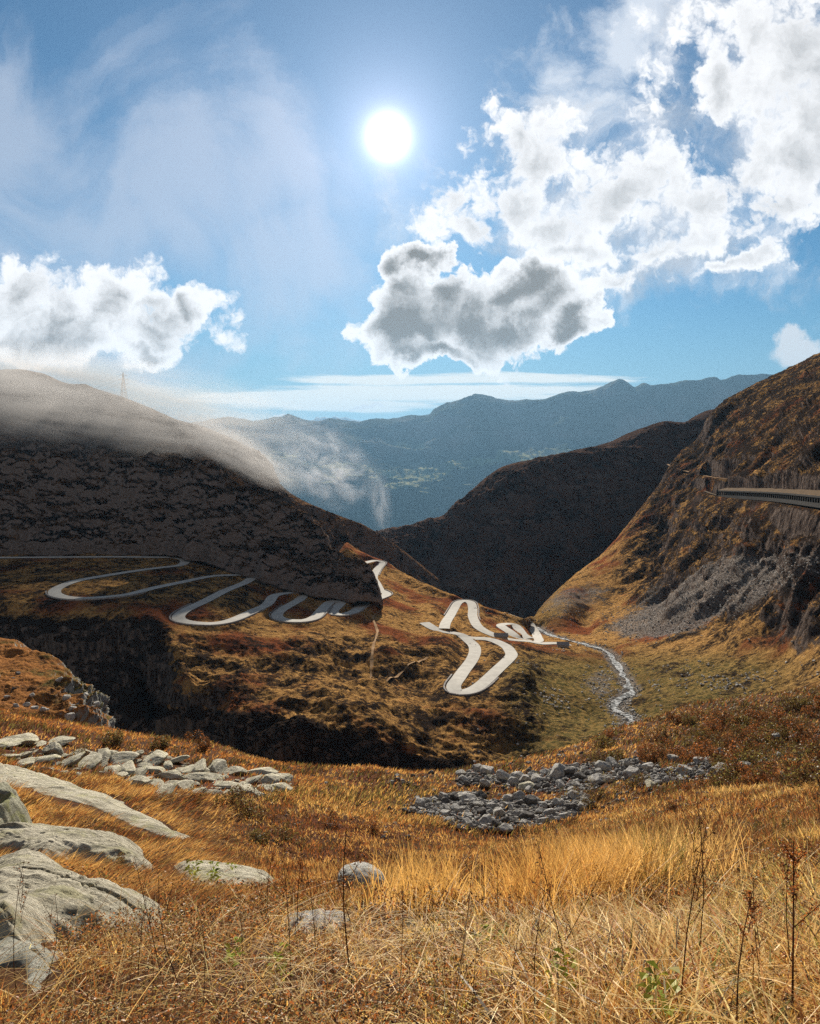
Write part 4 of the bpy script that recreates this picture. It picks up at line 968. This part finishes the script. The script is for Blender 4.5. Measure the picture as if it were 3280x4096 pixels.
# broad bleached blades on the right
parts = []
x, y = scatter(40000, 1.7, 8.5, .8, .8); z = fgz(x, y); u, v = to_px(x, y, z); k = (rng.random(len(x)) < smooth01((u - 430) / 200) * smooth01((v - 840) / 80)) & (field(x, y, .8, 41) > -.15); x, y, z = x[k], y[k], z[k]; n_ = len(x)
ba = rng.normal(.6, 1.0, n_)
parts.append(ribbons(np.stack([x, y, z - .02], -1), rng.uniform(.08, .22, n_) * (1 + .04 * y), rng.uniform(.008, .018, n_) * (1 + .05 * y), rng.uniform(.1, .8, n_), ba, rng.uniform(.6, 1.9, n_), pick(['pale', 'straw', 'gold', 'olive', 'rust', 'orange', 'dark', 'green'], [3.4, 3.4, 2.5, 1.8, 1.4, 1.2, 2, .8], n_) * NB, 6))
# long arching stems bottom left
x, y = scatter(220, 1.8, 5, .8); z = fgz(x, y); n_ = len(x)
parts.append(ribbons(np.stack([x, y, z], -1), rng.uniform(.35, .75, n_), np.full(n_, .005), rng.uniform(.5, 1.1, n_), rng.normal(.5, .5, n_), rng.uniform(.3, 1.0, n_), pick(['straw', 'pale', 'gold'], [3, 3, 1], n_), 8))
stuff_mesh('reed_grass', parts, 'broad bleached curved blades in the lower right foreground')
# golden upright clumps
parts = []
for (cu, cv, wpx, n_, nm) in [(575,905,60,1500,['gold','straw']),(610,890,55,1700,['gold','straw','pale']),(650,885,45,1200,['straw','olive','pale']),(530,920,40,600,['gold','orange']),(700,880,40,500,['straw','brown']),(420,905,50,500,['gold','straw'])]:
    w3, _ = hit(rng.normal(cu, wpx * .5, n_), rng.normal(cv, 7, n_)); d_ = w3[:, 1]
    hgt_ = rng.uniform(.45, .95, n_) * (1 if nm[0] != 'orange' else .7)
    parts.append(ribbons(w3 - np.array([0, 0, .03]), hgt_, np.maximum(.006, d_ * .0016), rng.uniform(0, .22, n_), rng.uniform(0, 6.28, n_), rng.uniform(.05, .55, n_), pick(nm, [3, 2, 1][:len(nm)], n_), 5))
stuff_mesh('tall_grass', parts, 'tall upright golden grass clumps right of centre in the meadow')
# heath: low dark tangle of twigs and small leaves
def leafquads(c_, size, colr, up=.4):
    n_ = len(c_); a = rng.normal(size=(n_, 3)); a /= np.linalg.norm(a, axis=1, keepdims=True); b = np.cross(a, rng.normal(size=(n_, 3))); b /= np.linalg.norm(b, axis=1, keepdims=True)
    s_ = size[:, None]; V = np.stack([c_ - a * s_ * .5, c_ + b * s_ * .28, c_ + a * s_ * .5, c_ - b * s_ * .28], 1)
    Fc = np.arange(n_ * 4).reshape(n_, 4); cc2 = np.repeat(np.clip(colr * rng.uniform(.6, 1.35, (n_, 1)), 0, 1), 4, 0)
    return V.reshape(-1, 3), Fc, np.concatenate([cc2, np.ones((len(cc2), 1))], 1)
parts = []
for (n0, d0, d1, hh, sz) in ((230000, 1.7, 12, .30, .0034), (60000, 11, 40, .30, .0019), (50000, 40, 112, .45, .0017)):
    x, y = scatter(n0, d0, d1, .75); k = keep_out(x, y, .93); x, y = x[k], y[k]; z = fgz(x, y); u, v = to_px(x, y, z)
    f_ = field(x, y, d0 * .22 + .5, 51) + .22 * smooth01((u - 620) / 120) * smooth01((800 - v) / 40) + .12 * smooth01((420 - u) / 150) * (v > 870)
    k = f_ > (.0 if d0 < 2 else .12); x, y, z, f_ = x[k], y[k], z[k], f_[k]; n_ = len(x)
    c3 = np.stack([x, y, z + rng.uniform(0, 1, n_) * hh * np.clip((f_ - .02) * 4, .2, 1)], -1)
    parts.append(leafquads(c3, np.maximum(.012, y * sz) * rng.uniform(.7, 1.5, n_), pick(['dark', 'brown', 'rust', 'olive', 'orange'], [4, 5, 4, 1.5, 1.4] if d0 < 2 else [3, 4, 3, 2.5, .7], n_)))
stuff_mesh('heath', parts, 'low dark red and brown heath scattered over the slope', 'heather')

# shrubs, stalks and leafy plants: things
def shrub_mesh(seed, cols_, pr, n_=1500, h=1.0):
    global rng
    keep = rng; rng = np.random.default_rng(seed)
    cen = rng.normal(size=(9, 3)) * np.array([.42, .42, .16]) + np.array([0, 0, .34]); i = rng.integers(0, 9, n_)
    dd = rng.normal(size=(n_, 3)); dd /= np.linalg.norm(dd, axis=1, keepdims=True)
    c_ = cen[i] + dd * (rng.uniform(.55, 1, (n_, 1)) ** .5) * rng.uniform(.2, .34, (9, 1))[i]; c_[:, 2] = np.abs(c_[:, 2]) * h
    V, Fc, Cc = leafquads(c_, np.full(n_, .075), pick(cols_, pr, n_))
    me = bpy.data.meshes.new('foliage'); me.from_pydata(V.tolist(), [], Fc.tolist()); at = me.color_attributes.new('tone', 'FLOAT_COLOR', 'POINT'); at.data.foreach_set('color', Cc.astype(np.float32).ravel()); me.materials.append(m_leaf); me.update()
    # branches
    n2 = 40; tips = c_[rng.integers(0, n_, n2)]; Vb = []; Fb = []
    for t_ in tips:
        m_ = t_ * .5 + rng.normal(size=3) * .06; b = len(Vb); s_ = .012
        for q_, ss in ((np.zeros(3), s_), (m_, s_ * .7), (t_, s_ * .3)): Vb += [q_ + np.array([ss, 0, 0]), q_ + np.array([-ss * .5, ss * .87, 0]), q_ + np.array([-ss * .5, -ss * .87, 0])]
        for r_ in (0, 3):
            for k in range(3): Fb.append((b + r_ + k, b + r_ + (k + 1) % 3, b + r_ + 3 + (k + 1) % 3, b + r_ + 3 + k))
    mb = bpy.data.meshes.new('branches'); mb.from_pydata([tuple(v) for v in Vb], [], Fb); mb.materials.append(m_twig); mb.update()
    rng = keep; return me, mb
m_twig, n = base_mat('dead_stem'); geo = n.node('ShaderNodeNewGeometry').outputs['Position']; finish(n, n.mix(n.mr(n.noise(geo, 9, 3), .4, .6), (.07,.035,.02,1), (.17,.085,.045,1)), .8)
SHM = [shrub_mesh(1, ['dark', 'olive', 'brown'], [3, 4, 2]), shrub_mesh(2, ['dark', 'brown', 'rust'], [3, 3, 1.5]), shrub_mesh(3, ['olive', 'dark', 'brown'], [3, 4, 2]), shrub_mesh(4, ['rust', 'brown', 'dark'], [3, 3, 2])]
def put_plant(name, meshes, loc, size, label, group=None, cat='shrub', part=('foliage', 'branches'), rz=None, tilt=(0, 0)):
    e = empty(name, tuple(float(a) for a in loc)); e.scale = (size,) * 3; e.rotation_euler = (tilt[0], tilt[1], random.uniform(0, 6.28) if rz is None else rz); tag(e, label, cat, group)
    for nm, me in zip(part, meshes):
        c_ = bpy.data.objects.new(nm, me); COL.objects.link(c_); c_.parent = e
        if nm in ('seed_head', 'leaves', 'foliage'): c_['kind'] = 'stuff'
    return e
slots = []
for _ in range(4000):
    u, v = rng.uniform(600, 830), rng.uniform(697, 790)
    if v < np.interp(u, [600, 631, 666, 707, 766, 820], [742, 734, 725, 720, 713, 703]): continue
    if inpoly(np.array(u), np.array(v), scree_b) or (v > 765 and u < 690): continue
    if field(np.array([u / 10.]), np.array([v / 6.]), 3, 61)[0] < -.06: continue
    if all(abs(u - a) + 1.6 * abs(v - b) > 13 for a, b in slots): slots.append((u, v))
    if len(slots) >= 78: break
w3, _ = hit([s_[0] for s_ in slots], [s_[1] for s_ in slots])
for i_, p_ in enumerate(w3): put_plant('shrub', SHM[i_ % 4], p_ - np.array([0, 0, .1]), rng.uniform(.8, 1.7) * (.55 + p_[1] / 110), 'dark autumn shrub in the thicket on the slope behind and right of the rubble', 'shrubs of the right-hand thicket')
for (u, v, s_, k, lab) in [(232,806,2.2,2,'dark green juniper cushion on the left side of the grassy hump'),(250,818,2.0,2,'dark green juniper cushion in the middle of the grassy hump'),(259,841,1.6,0,'black-green bush at the foot of the grassy hump'),(284,838,1.4,2,'low dark bush right of the foot of the grassy hump'),
   (330,826,1.3,3,'red-brown heather tuft beside a grey stone, centre left'),(372,832,1.3,3,'red-brown heather tuft in the centre of the slope'),(395,862,1.1,1,'brown heather clump right of the lone boulder'),(118,868,1.1,2,'dark green tuft on the end of the middle slab'),
   (80,764,1.8,2,'dark bush above the pale outcrop on the left'),(118,745,1.9,0,'dark patch of shrub near the brow, left of centre'),(205,752,1.9,1,'brown shrub on the brow above the outcrop'),(165,748,1.8,0,'low dark shrub on the brow left of the gorge'),
   (600,800,1.5,2,'olive bush at the right end of the lower rubble field'),(635,788,1.7,2,'olive bush in the grass between the rubble and the thicket'),(590,808,1.3,2,'small yellow-green bush touching the lower rubble'),(735,862,.9,0,'dark bush in the tall grass, lower right'),(692,876,.8,0,'black-brown bush between the golden clumps and the right edge'),(792,836,1.1,0,'dark bush near the right edge, below the thicket'),(814,872,.8,1,'rusty dark bush at the right edge, low in the picture'),(645,858,.8,3,'red-brown bush behind the golden clumps'),(770,905,.6,1,'small brown bush low at the right'),(806,783,1.6,2,'yellow-green bush near the right edge, under the pale rocks'),
   (672,812,1.1,1,'brown bush in the tall grass below the rubble band'),(560,738,1.6,1,'rusty shrub on the brow behind the rubble')]:
    p_, _ = hit(u, v); put_plant('shrub', SHM[k], p_[0] - np.array([0, 0, .08]), s_ * (.22 + p_[0][1] / 95), lab)
def stalk_mesh(seed, h=1.0, heads=26, thick=.006, hc='brown', hs=.035):
    global rng
    keep = rng; rng = np.random.default_rng(seed); V = []; Fb = []
    def tube(p0, p1, r0, r1, bend):
        b = len(V)
        for k in range(5):
            t = k / 4; c_ = p0 * (1 - t) + p1 * t + bend * math.sin(t * math.pi); r_ = r0 * (1 - t) + r1 * t
            for a in (0, 2.09, 4.19): V.append(c_ + np.array([math.cos(a) * r_, math.sin(a) * r_, 0]))
        for k in range(4):
            for j in range(3): Fb.append((b + k * 3 + j, b + k * 3 + (j + 1) % 3, b + k * 3 + 3 + (j + 1) % 3, b + k * 3 + 3 + j))
    top_ = np.array([rng.normal() * .08, rng.normal() * .08, h]); tube(np.zeros(3), top_, thick, thick * .4, rng.normal(size=3) * .03)
    pts_ = []
    for k in range(6):
        t = rng.uniform(.45, .95); a = rng.uniform(0, 6.28); q_ = top_ * t; e_ = q_ + np.array([math.cos(a) * .09, math.sin(a) * .09, .13]) * (1.2 - t) * 2 * h; tube(q_, e_, thick * .5, thick * .25, np.zeros(3)); pts_.append((q_, e_))
    pts_.append((top_ * .7, top_))
    me = bpy.data.meshes.new('stem'); me.from_pydata([tuple(v) for v in V], [], Fb); me.materials.append(m_twig); me.update()
    c_ = np.array([pts_[i][0] * (1 - t) + pts_[i][1] * t for i, t in zip(rng.integers(0, 7, heads), rng.uniform(.2, 1, heads))]) + rng.normal(size=(heads, 3)) * .012
    Vh, Fh, Ch = leafquads(c_, rng.uniform(.6, 1.3, heads) * hs, pick([hc, 'rust', 'dark'], [3, 1, 1], heads))
    mh = bpy.data.meshes.new('seed_heads'); mh.from_pydata(Vh.tolist(), [], Fh.tolist()); at = mh.color_attributes.new('tone', 'FLOAT_COLOR', 'POINT'); at.data.foreach_set('color', Ch.astype(np.float32).ravel()); mh.materials.append(m_leaf); mh.update()
    rng = keep; return me, mh
ST = [stalk_mesh(k, .8 + .06 * k, 60, .0045, hs=.016) for k in range(5)]
n_st = 0
for _ in range(600):
    u, v = rng.uniform(10, 815), rng.uniform(890, 1060)
    if u < 230 and v < 960: continue
    p_, ok = hit(u, v)
    if not ok[0] or p_[0][1] < 2.2: continue
    k = n_st % 5; put_plant('weed_stalk', ST[k], p_[0] - np.array([0, 0, .03]), rng.uniform(.35, .8), 'thin dark dead weed stalk standing in the dry foreground grass', 'dead weed stalks in the foreground', 'weed', ('stem', 'seed_head'), tilt=(rng.normal() * .1, rng.normal() * .1)); n_st += 1
    if n_st >= 70: break
DK = stalk_mesh(91, 1.0, 500, .008, 'rust', .016)
for (u, v, s_, lab) in [(268,925,.8,'tall rust-brown dock stalk, thickest one left of centre'),(299,945,.7,'shorter rust-brown dock stalk just right of the thickest one'),(354,1000,1.05,'tall straight dark stalk rising in front of the lone boulder'),(316,960,.95,'slim dark stalk left of the lone boulder'),(792,1040,.62,'thick dark reddish stalk near the lower right corner'),(737,1050,.5,'short rusty broken stalk at the lower right')]:
    p_, _ = hit(u, v); put_plant('dock_stalk', DK if 'rust' in lab or 'thick' in lab else ST[1], p_[0], s_, lab, None, 'weed', ('stem', 'seed_head'), tilt=(0, .05))
def leafy_mesh(seed):
    global rng
    keep = rng; rng = np.random.default_rng(seed); V = []; Fc = []; Cc = []
    for k in range(26):
        h_ = rng.uniform(.05, .42); a = rng.uniform(0, 6.28); c_ = np.array([rng.normal() * .05, rng.normal() * .05, h_]); d_ = np.array([math.cos(a), math.sin(a), rng.uniform(-.2, .5)]); d_ /= np.linalg.norm(d_); s_ = np.cross(d_, [0, 0, 1.]); s_ /= np.linalg.norm(s_); L_ = rng.uniform(.07, .14)
        b = len(V); V += [c_, c_ + d_ * L_ * .5 + s_ * L_ * .27 + np.array([0, 0, .012]), c_ + d_ * L_ - np.array([0, 0, .02]), c_ + d_ * L_ * .5 - s_ * L_ * .27 + np.array([0, 0, .012]), c_ + d_ * L_ * .5 - np.array([0, 0, .006])]
        Fc += [(b, b + 1, b + 4), (b + 1, b + 2, b + 4), (b + 2, b + 3, b + 4), (b + 3, b, b + 4)]; t_ = PAL['lime'] * rng.uniform(.5, 1.1) * np.array([rng.uniform(.7, 1.1), 1, 1]); Cc += [[*t_, 1]] * 5
    me = bpy.data.meshes.new('leaves'); me.from_pydata([tuple(v) for v in V], [], Fc); at = me.color_attributes.new('tone', 'FLOAT_COLOR', 'POINT'); at.data.foreach_set('color', np.array(Cc, np.float32).ravel()); me.materials.append(m_leaf); me.update()
    rng = keep; return me
LF = [leafy_mesh(k) for k in range(3)]
LS = [stalk_mesh(60 + k, .42, 6, .004, 'olive', .02)[0] for k in range(3)]
for (u, v, s_, lab) in [(488,950,.5,'small yellow-green leafy plant in the centre of the foreground'),(480,965,.42,'lowest yellow-green leafy sprig near the bottom centre'),(280,985,.5,'yellow-green leafy sprig in the brown heath left of centre'),(234,975,.45,'tiny green sprig low in the brown heath on the left'),(503,948,.4,'yellow leafy sprig beside the small leafy plant in the centre'),
   (640,900,.8,'green-yellow leafy weed among the golden clumps right of centre'),(615,896,.6,'leafy weed at the left of the green-yellow one'),(655,892,.7,'leafy weed at the right of the golden clumps'),(565,1005,.5,'green leafy weed under the golden clumps near the bottom'),(660,1030,.5,'olive leafy weed at the bottom right of centre'),
   (192,886,1.0,'bright yellow moss-like plant at the foot of the narrow flat slab'),(215,890,1.1,'bright yellow-green cushion plant along the narrow flat slab'),(232,884,.9,'yellow-green cushion plant at the right foot of the narrow flat slab')]:
    p_, _ = hit(u, v); k = random.randrange(3); put_plant('leafy_plant', (LF[k], LS[k]), p_[0], s_, lab, None, 'plant', ('leaves', 'stem'))

# ------------------------------------------------------------------ built things on the slopes
def sweep(name, line, prof, mat, parent=None, side=1, closed=True):
    """prof: list of (offset, height) ; offset is measured to the side of the line"""
    tng = np.gradient(line[:, :2], axis=0); tng /= np.linalg.norm(tng, axis=1, keepdims=True) + 1e-9; nr = np.stack([-tng[:, 1], tng[:, 0]], -1) * side
    k = len(prof); V = []
    for p_, q_ in zip(line, nr):
        for o_, h_ in prof: V.append((p_[0] + q_[0] * o_, p_[1] + q_[1] * o_, p_[2] + h_))
    Fc = []
    for i in range(len(line) - 1):
        for j in range(k if closed else k - 1): a = i * k + j; b = i * k + (j + 1) % k; Fc.append((a, b, b + k, a + k))
    if closed: Fc.append(tuple(range(k))[::-1]); Fc.append(tuple((len(line) - 1) * k + j for j in range(k)))
    return mesh_lists(name, V, Fc, mat, parent)
def bars(name, segs, r, mat, parent=None):
    V = []; Fc = []
    for a, b in segs:
        a = Vector(a); b = Vector(b); d = (b - a).normalized(); u_ = d.orthogonal().normalized(); v_ = d.cross(u_); k = len(V)
        for p_ in (a, b):
            for i in range(4): t = math.pi / 2 * i; V.append(p_ + (u_ * math.cos(t) + v_ * math.sin(t)) * r)
        Fc += [(k + i, k + (i + 1) % 4, k + 4 + (i + 1) % 4, k + 4 + i) for i in range(4)] + [(k + 3, k + 2, k + 1, k), (k + 4, k + 5, k + 6, k + 7)]
    return mesh_lists(name, V, Fc, mat, parent)
mcon, n = base_mat('weathered_concrete'); geo = n.node('ShaderNodeNewGeometry').outputs['Position']
finish(n, n.mix(n.mr(n.noise(geo, .8, 5, .7), .35, .65), (.03,.027,.025,1), (.075,.068,.06,1)), .9)
mearth, n = base_mat('grassed_roof_earth'); geo = n.node('ShaderNodeNewGeometry').outputs['Position']
finish(n, n.mix(n.mr(n.noise(geo, .5, 6, .7), .38, .62), (.06,.038,.02,1), (.14,.085,.04,1)), .95)
mwall, n = base_mat('dry_stone_wall'); geo = n.node('ShaderNodeNewGeometry').outputs['Position']
f = n.noise(geo, 1.6, 5, .75); finish(n, n.mix(n.mr(f, .4, .6), (.16,.14,.13,1), (.40,.37,.33,1)), .9, f, .8, .2)
# avalanche gallery
gl = g_gal.copy(); gi = [int(i) for i in range(0, len(gl), 2)]; gl = gl[gi]
side = 1 if (-(gl[1] - gl[0])[1]) < 0 else -1
base_ = gl[0]; gal = empty('avalanche_gallery', tuple(base_)); tag(gal, 'long roofed avalanche gallery with a row of pillars on the right-hand mountain', 'gallery')
loc = gl - base_
HG = 3.9
sweep('roof', loc, [(4.2, HG), (4.2, HG + 1.0), (-3.6, HG + 1.6), (-3.6, HG + .4)], mcon, gal, side)
sweep('earth_cover', loc, [(3.8, HG + 1.05), (3.0, HG + 1.5), (-3.0, HG + 3.0), (-9.0, HG + 4.5), (-9.0, HG), (-3.6, HG + 1.63)], mearth, gal, side)
sweep('back_wall', loc, [(-3.3, -1.5), (-3.3, HG + .38), (-4.3, HG + .38), (-4.3, -1.5)], mcon, gal, side)
sweep('road_deck', loc, [(4.6, -1.2), (4.6, .25), (-3.2, .25), (-3.2, -1.4)], mcon, gal, side)
sweep('parapet', loc, [(4.3, .27), (4.3, 1.1), (4.0, 1.1), (4.0, .27)], mcon, gal, side)
Lg = np.concatenate([[0], np.cumsum(np.linalg.norm(np.diff(loc, axis=0), axis=1))]); tg = np.gradient(loc[:, :2], axis=0)
ncol = min(60, int(Lg[-1] / 5.0)); colme = None
for k in range(ncol):
    t = 2 + k * 5.0; p_ = np.array([np.interp(t, Lg, loc[:, j]) for j in range(3)]); d_ = np.array([np.interp(t, Lg, tg[:, j]) for j in range(2)]); d_ /= np.linalg.norm(d_); nn_ = np.array([-d_[1], d_[0]]) * side
    if colme is None:
        x_, y_, h_ = .45, .45, (HG - .28) ; V = [(a * x_, b * y_, c_) for c_ in (0, h_ - .6) for a, b in ((-1,-1),(1,-1),(1,1),(-1,1))] + [(a * .75, b * .55, h_) for a, b in ((-1,-1),(1,-1),(1,1),(-1,1))]
        colme = mesh_lists('column', V, [(0,3,2,1)] + [(i, (i+1)%4, 4+(i+1)%4, 4+i) for i in range(4)] + [(4+i, 4+(i+1)%4, 8+(i+1)%4, 8+i) for i in range(4)] + [(8,9,10,11)], mcon, gal); c_ = colme
    else: c_ = colme.copy(); COL.objects.link(c_)
    c_.parent = gal; c_.location = (p_[0] + nn_[0] * 3.4, p_[1] + nn_[1] * 3.4, p_[2] + .27); c_.rotation_euler = (0, 0, math.atan2(d_[1], d_[0]))
pv_ = bars('portal', [((loc[0][0] - 4.3 * 1, loc[0][1], -1), (loc[0][0] - 4.3, loc[0][1], HG + 1)), ((loc[0][0] + 3.4, loc[0][1], -1), (loc[0][0] + 3.4, loc[0][1], HG + 1)), ((loc[0][0] - 4.6, loc[0][1], HG + 1), (loc[0][0] + 3.8, loc[0][1], HG + 1))], .7, mcon, gal)
# retaining walls along the outside of the bends
def wall_on(line, u0, u1, v0, v1, label, h=.35, deep=5, off=3.9):
    u, v = to_px(line[:, 0], line[:, 1], line[:, 2]); k = (u > u0) & (u < u1) & (v > v0) & (v < v1); idx = np.where(k)[0]
    if len(idx) < 4: print('no wall', label); return
    br = np.where(np.diff(idx) > 1)[0]
    segs = np.split(idx, br + 1); sg = max(segs, key=len); l = line[sg]; cen = l[:, :2].mean(0)
    tng = np.gradient(l[:, :2], axis=0); tng /= np.linalg.norm(tng, axis=1, keepdims=True) + 1e-9; nr = np.stack([-tng[:, 1], tng[:, 0]], -1)
    s_ = 1 if (np.linalg.norm(l[:, :2] + nr * 3 - cen, axis=1).mean() > np.linalg.norm(l[:, :2] - nr * 3 - cen, axis=1).mean()) else -1
    b_ = l[len(l) // 2]; o = sweep('retaining_wall', l - b_, [(off, h), (off + .7, h), (off + 1.6, -deep), (off, -deep)], mwall, None, s_); o.location = tuple(b_); tag(o, label, 'wall')
ra, rb_, rcl, rd_, re_, rf_ = roads
wall_on(ra, 45, 140, 590, 615, 'stone retaining wall of the leftmost wide bend above the dark gorge', .45, 7)
wall_on(ra, 165, 260, 603, 632, 'stone retaining wall round the large sunlit bend left of centre')
wall_on(ra, 268, 330, 605, 628, 'stone retaining wall of the small middle bend of the left group')
wall_on(ra, 329, 362, 600, 620, 'stone retaining wall of the rightmost small bend below the rock spur', .35, 6)
wall_on(ra, 362, 392, 588, 610, 'stone retaining wall of the short bend beside the rock spur', .35, 5)
wall_on(rb_, 374, 400, 555, 580, 'retaining wall on the outside of the topmost bend behind the rock spur', .35, 6)
wall_on(rcl, 440, 490, 675, 705, 'retaining wall round the lowest, nearest hairpin of the road', .35, 6)
wall_on(rd_, 450, 480, 595, 620, 'retaining wall at the pointed upper bend in the centre of the valley', .3, 3)
# small huts beside the road
mroof, n = base_mat('stone_roof'); finish(n, (.28,.26,.24,1), .9); mhut, n = base_mat('hut_wall'); finish(n, (.38,.34,.29,1), .9); mdoor, n = base_mat('dark_door'); finish(n, (.05,.035,.025,1), .8)
def hut(u, v, w_, l_, h_, rz, label):
    d = val.depth([u], [v])[0]; p_ = P(u, v, d); z = valz(p_[0], p_[1], p_[2]) or p_[2]; e = empty('hut', (p_[0], p_[1], z - .3)); e.rotation_euler = (0, 0, rz); tag(e, label, 'hut')
    a, b = w_ / 2, l_ / 2; V = [(-a,-b,0),(a,-b,0),(a,b,0),(-a,b,0),(-a,-b,h_),(a,-b,h_),(a,b,h_),(-a,b,h_),(0,-b,h_+1.4),(0,b,h_+1.4)]
    mesh_lists('wall', V, [(0,1,5,8,4),(1,2,6,5),(2,3,7,9,6),(3,0,4,7),(0,3,2,1)], mhut, e)
    c_ = a + .4; dd = b + .4; t = .14; k = 1.4 / a; V = []
    for y_ in (-dd, dd): V += [(-c_, y_, h_ - .4 * k + .02), (0, y_, h_ + 1.42), (c_, y_, h_ - .4 * k + .02), (c_, y_, h_ - .4 * k + .02 + t), (0, y_, h_ + 1.42 + t), (-c_, y_, h_ - .4 * k + .02 + t)]
    mesh_lists('roof', V, [(0,1,4,5),(1,2,3,4),(6,11,10,7),(7,10,9,8),(0,6,7,1),(1,7,8,2),(2,8,9,3),(3,9,10,4),(4,10,11,5),(5,11,6,0)], mroof, e)
    mesh_lists('door', [(-.6,-b-.04,.2),(.6,-b-.04,.2),(.6,-b-.04,2.2),(-.6,-b-.04,2.2),(-.6,-b+.02,.2),(.6,-b+.02,.2),(.6,-b+.02,2.2),(-.6,-b+.02,2.2)], [(0,1,2,3),(1,5,6,2),(4,0,3,7),(3,2,6,7),(5,4,7,6)], mdoor, e)
hut(501, 636.5, 4, 8, 2.2, 1.5, 'low pale stone hut beside the road between the central bends')
hut(563, 647, 4, 7, 2.2, 1.4, 'small pale stone hut in the meadow beside the stream')
# pylon on the left ridge with its wires
mst, n = base_mat('galvanised_steel'); finish(n, (.30,.31,.32,1), .6, spec=.5)
cu = 124; bi = np.argmin(np.abs(left_m.u - cu)); jj = np.argmax(left_m.P[:, bi, 2] / left_m.P[:, bi, 1]); pb = left_m.P[jj, bi]
py = empty('electricity_pylon', (pb[0], pb[1], pb[2] - 1)); tag(py, 'lattice steel electricity pylon standing alone on the misty left ridge', 'pylon')
Hp = 25; sg = []
lv = [(0, 2.6), (6, 2.0), (12, 1.4), (17, .9), (21, .6), (25, .15)]
for (h0, r0), (h1, r1) in zip(lv[:-1], lv[1:]):
    q0 = [(-r0,-r0,h0),(r0,-r0,h0),(r0,r0,h0),(-r0,r0,h0)]; q1 = [(-r1,-r1,h1),(r1,-r1,h1),(r1,r1,h1),(-r1,r1,h1)]
    for i in range(4): sg += [(q0[i], q1[i]), (q0[i], q1[(i+1)%4]), (q0[(i+1)%4], q1[i]), (q1[i], q1[(i+1)%4])]
bars('mast', sg, .14, mst, py)
for h_, w_ in ((13.5, 4.2), (17.5, 5.0), (21.5, 3.6)): bars('crossarm', [((-w_,0,h_),(w_,0,h_)), ((-w_,0,h_),(0,0,h_+1.6)), ((w_,0,h_),(0,0,h_+1.6)), ((0,-.5,h_),(0,.5,h_))], .16, mst, py)
for h_, w_, lab in ((13.5, -4.2, 'lowest wire sagging to the pylon across the misty left mountain'), (17.5, -5.0, 'middle wire sagging to the pylon across the misty left mountain'), (21.5, -3.6, 'topmost wire sagging to the pylon across the misty left mountain')):
    a = np.array([pb[0] + w_, pb[1], pb[2] - 1 + h_]); b = P(-260, 392 - h_ * .9, 520); t = np.linspace(0, 1, 40)[:, None]; l = a * (1 - t) + b * t; l[:, 2] -= 4 * 26 * (t * (1 - t))[:, 0]
    o = bars('power_line', [(l[i] - l[0], l[i + 1] - l[0]) for i in range(39)], .09, mst); o.location = tuple(l[0]); tag(o, lab, 'cable')

# ------------------------------------------------------------------ drifting mist: soft volumes
def mist(u, v, d, rx, ry, rz_, dens, seed, label, tilt=0, ns=2.2, thr=(.42, .68), g=0.0, colr=(.86, .83, .80, 1)):
    m, n = base_mat('drifting_mist'); tcn = n.node('ShaderNodeTexCoord').outputs['Object']
    fall = n.mr(n.vm('LENGTH', tcn, out=1), 1.0, .15)
    nn = n.noise(n.vm('ADD', tcn, (seed * 3.1, seed, 0)), ns, 5, .62, .6)
    den = n.m('MULTIPLY', n.m('MULTIPLY', fall, n.mr(nn, *thr)), dens)
    pv = n.node('ShaderNodeVolumePrincipled'); pv.inputs['Color'].default_value = colr; n.put(pv.inputs['Density'], den); pv.inputs['Anisotropy'].default_value = g
    o_ = n.node('ShaderNodeOutputMaterial'); n.l.new(pv.outputs[0], o_.inputs['Volume'])
    V, Fc = ICO2; me = bpy.data.meshes.new('mist'); me.from_pydata((V * 1.03).tolist(), [], Fc.tolist()); me.materials.append(m); me.update()
    o = bpy.data.objects.new('mist', me); COL.objects.link(o); p_ = P(u, v, d); o.location = tuple(p_); o.scale = (rx, ry, rz_); o.rotation_euler = (0, tilt, 0); tag(o, label, 'mist', kind='stuff'); return o
mist(60, 396, 660, 270, 70, 50, .034, 1, 'grey mist drifting across the top of the left mountain', .14, 3.2, (.38, .60), .2)
mist(238, 452, 600, 70, 40, 19, .050, 2, 'pale streamer of mist on the shoulder of the left mountain', .5, 2.6, (.36, .60), .25)
mist(80, 436, 640, 210, 50, 38, .026, 5, 'thin veil of mist sinking down the dark face of the left mountain', .15, 3.6, (.40, .62), .2)
mist(325, 466, 1150, 100, 80, 66, .022, 3, 'torn wisps of mist hanging over the valley gap', .5, 3.0, (.46, .64), .2, (.85, .86, .9, 1))
mist(380, 500, 1150, 22, 40, 66, .010, 4, 'faint tail of mist below the wisps over the valley gap', -.1, 2.4, (.38, .66), .2, (.85, .86, .9, 1))
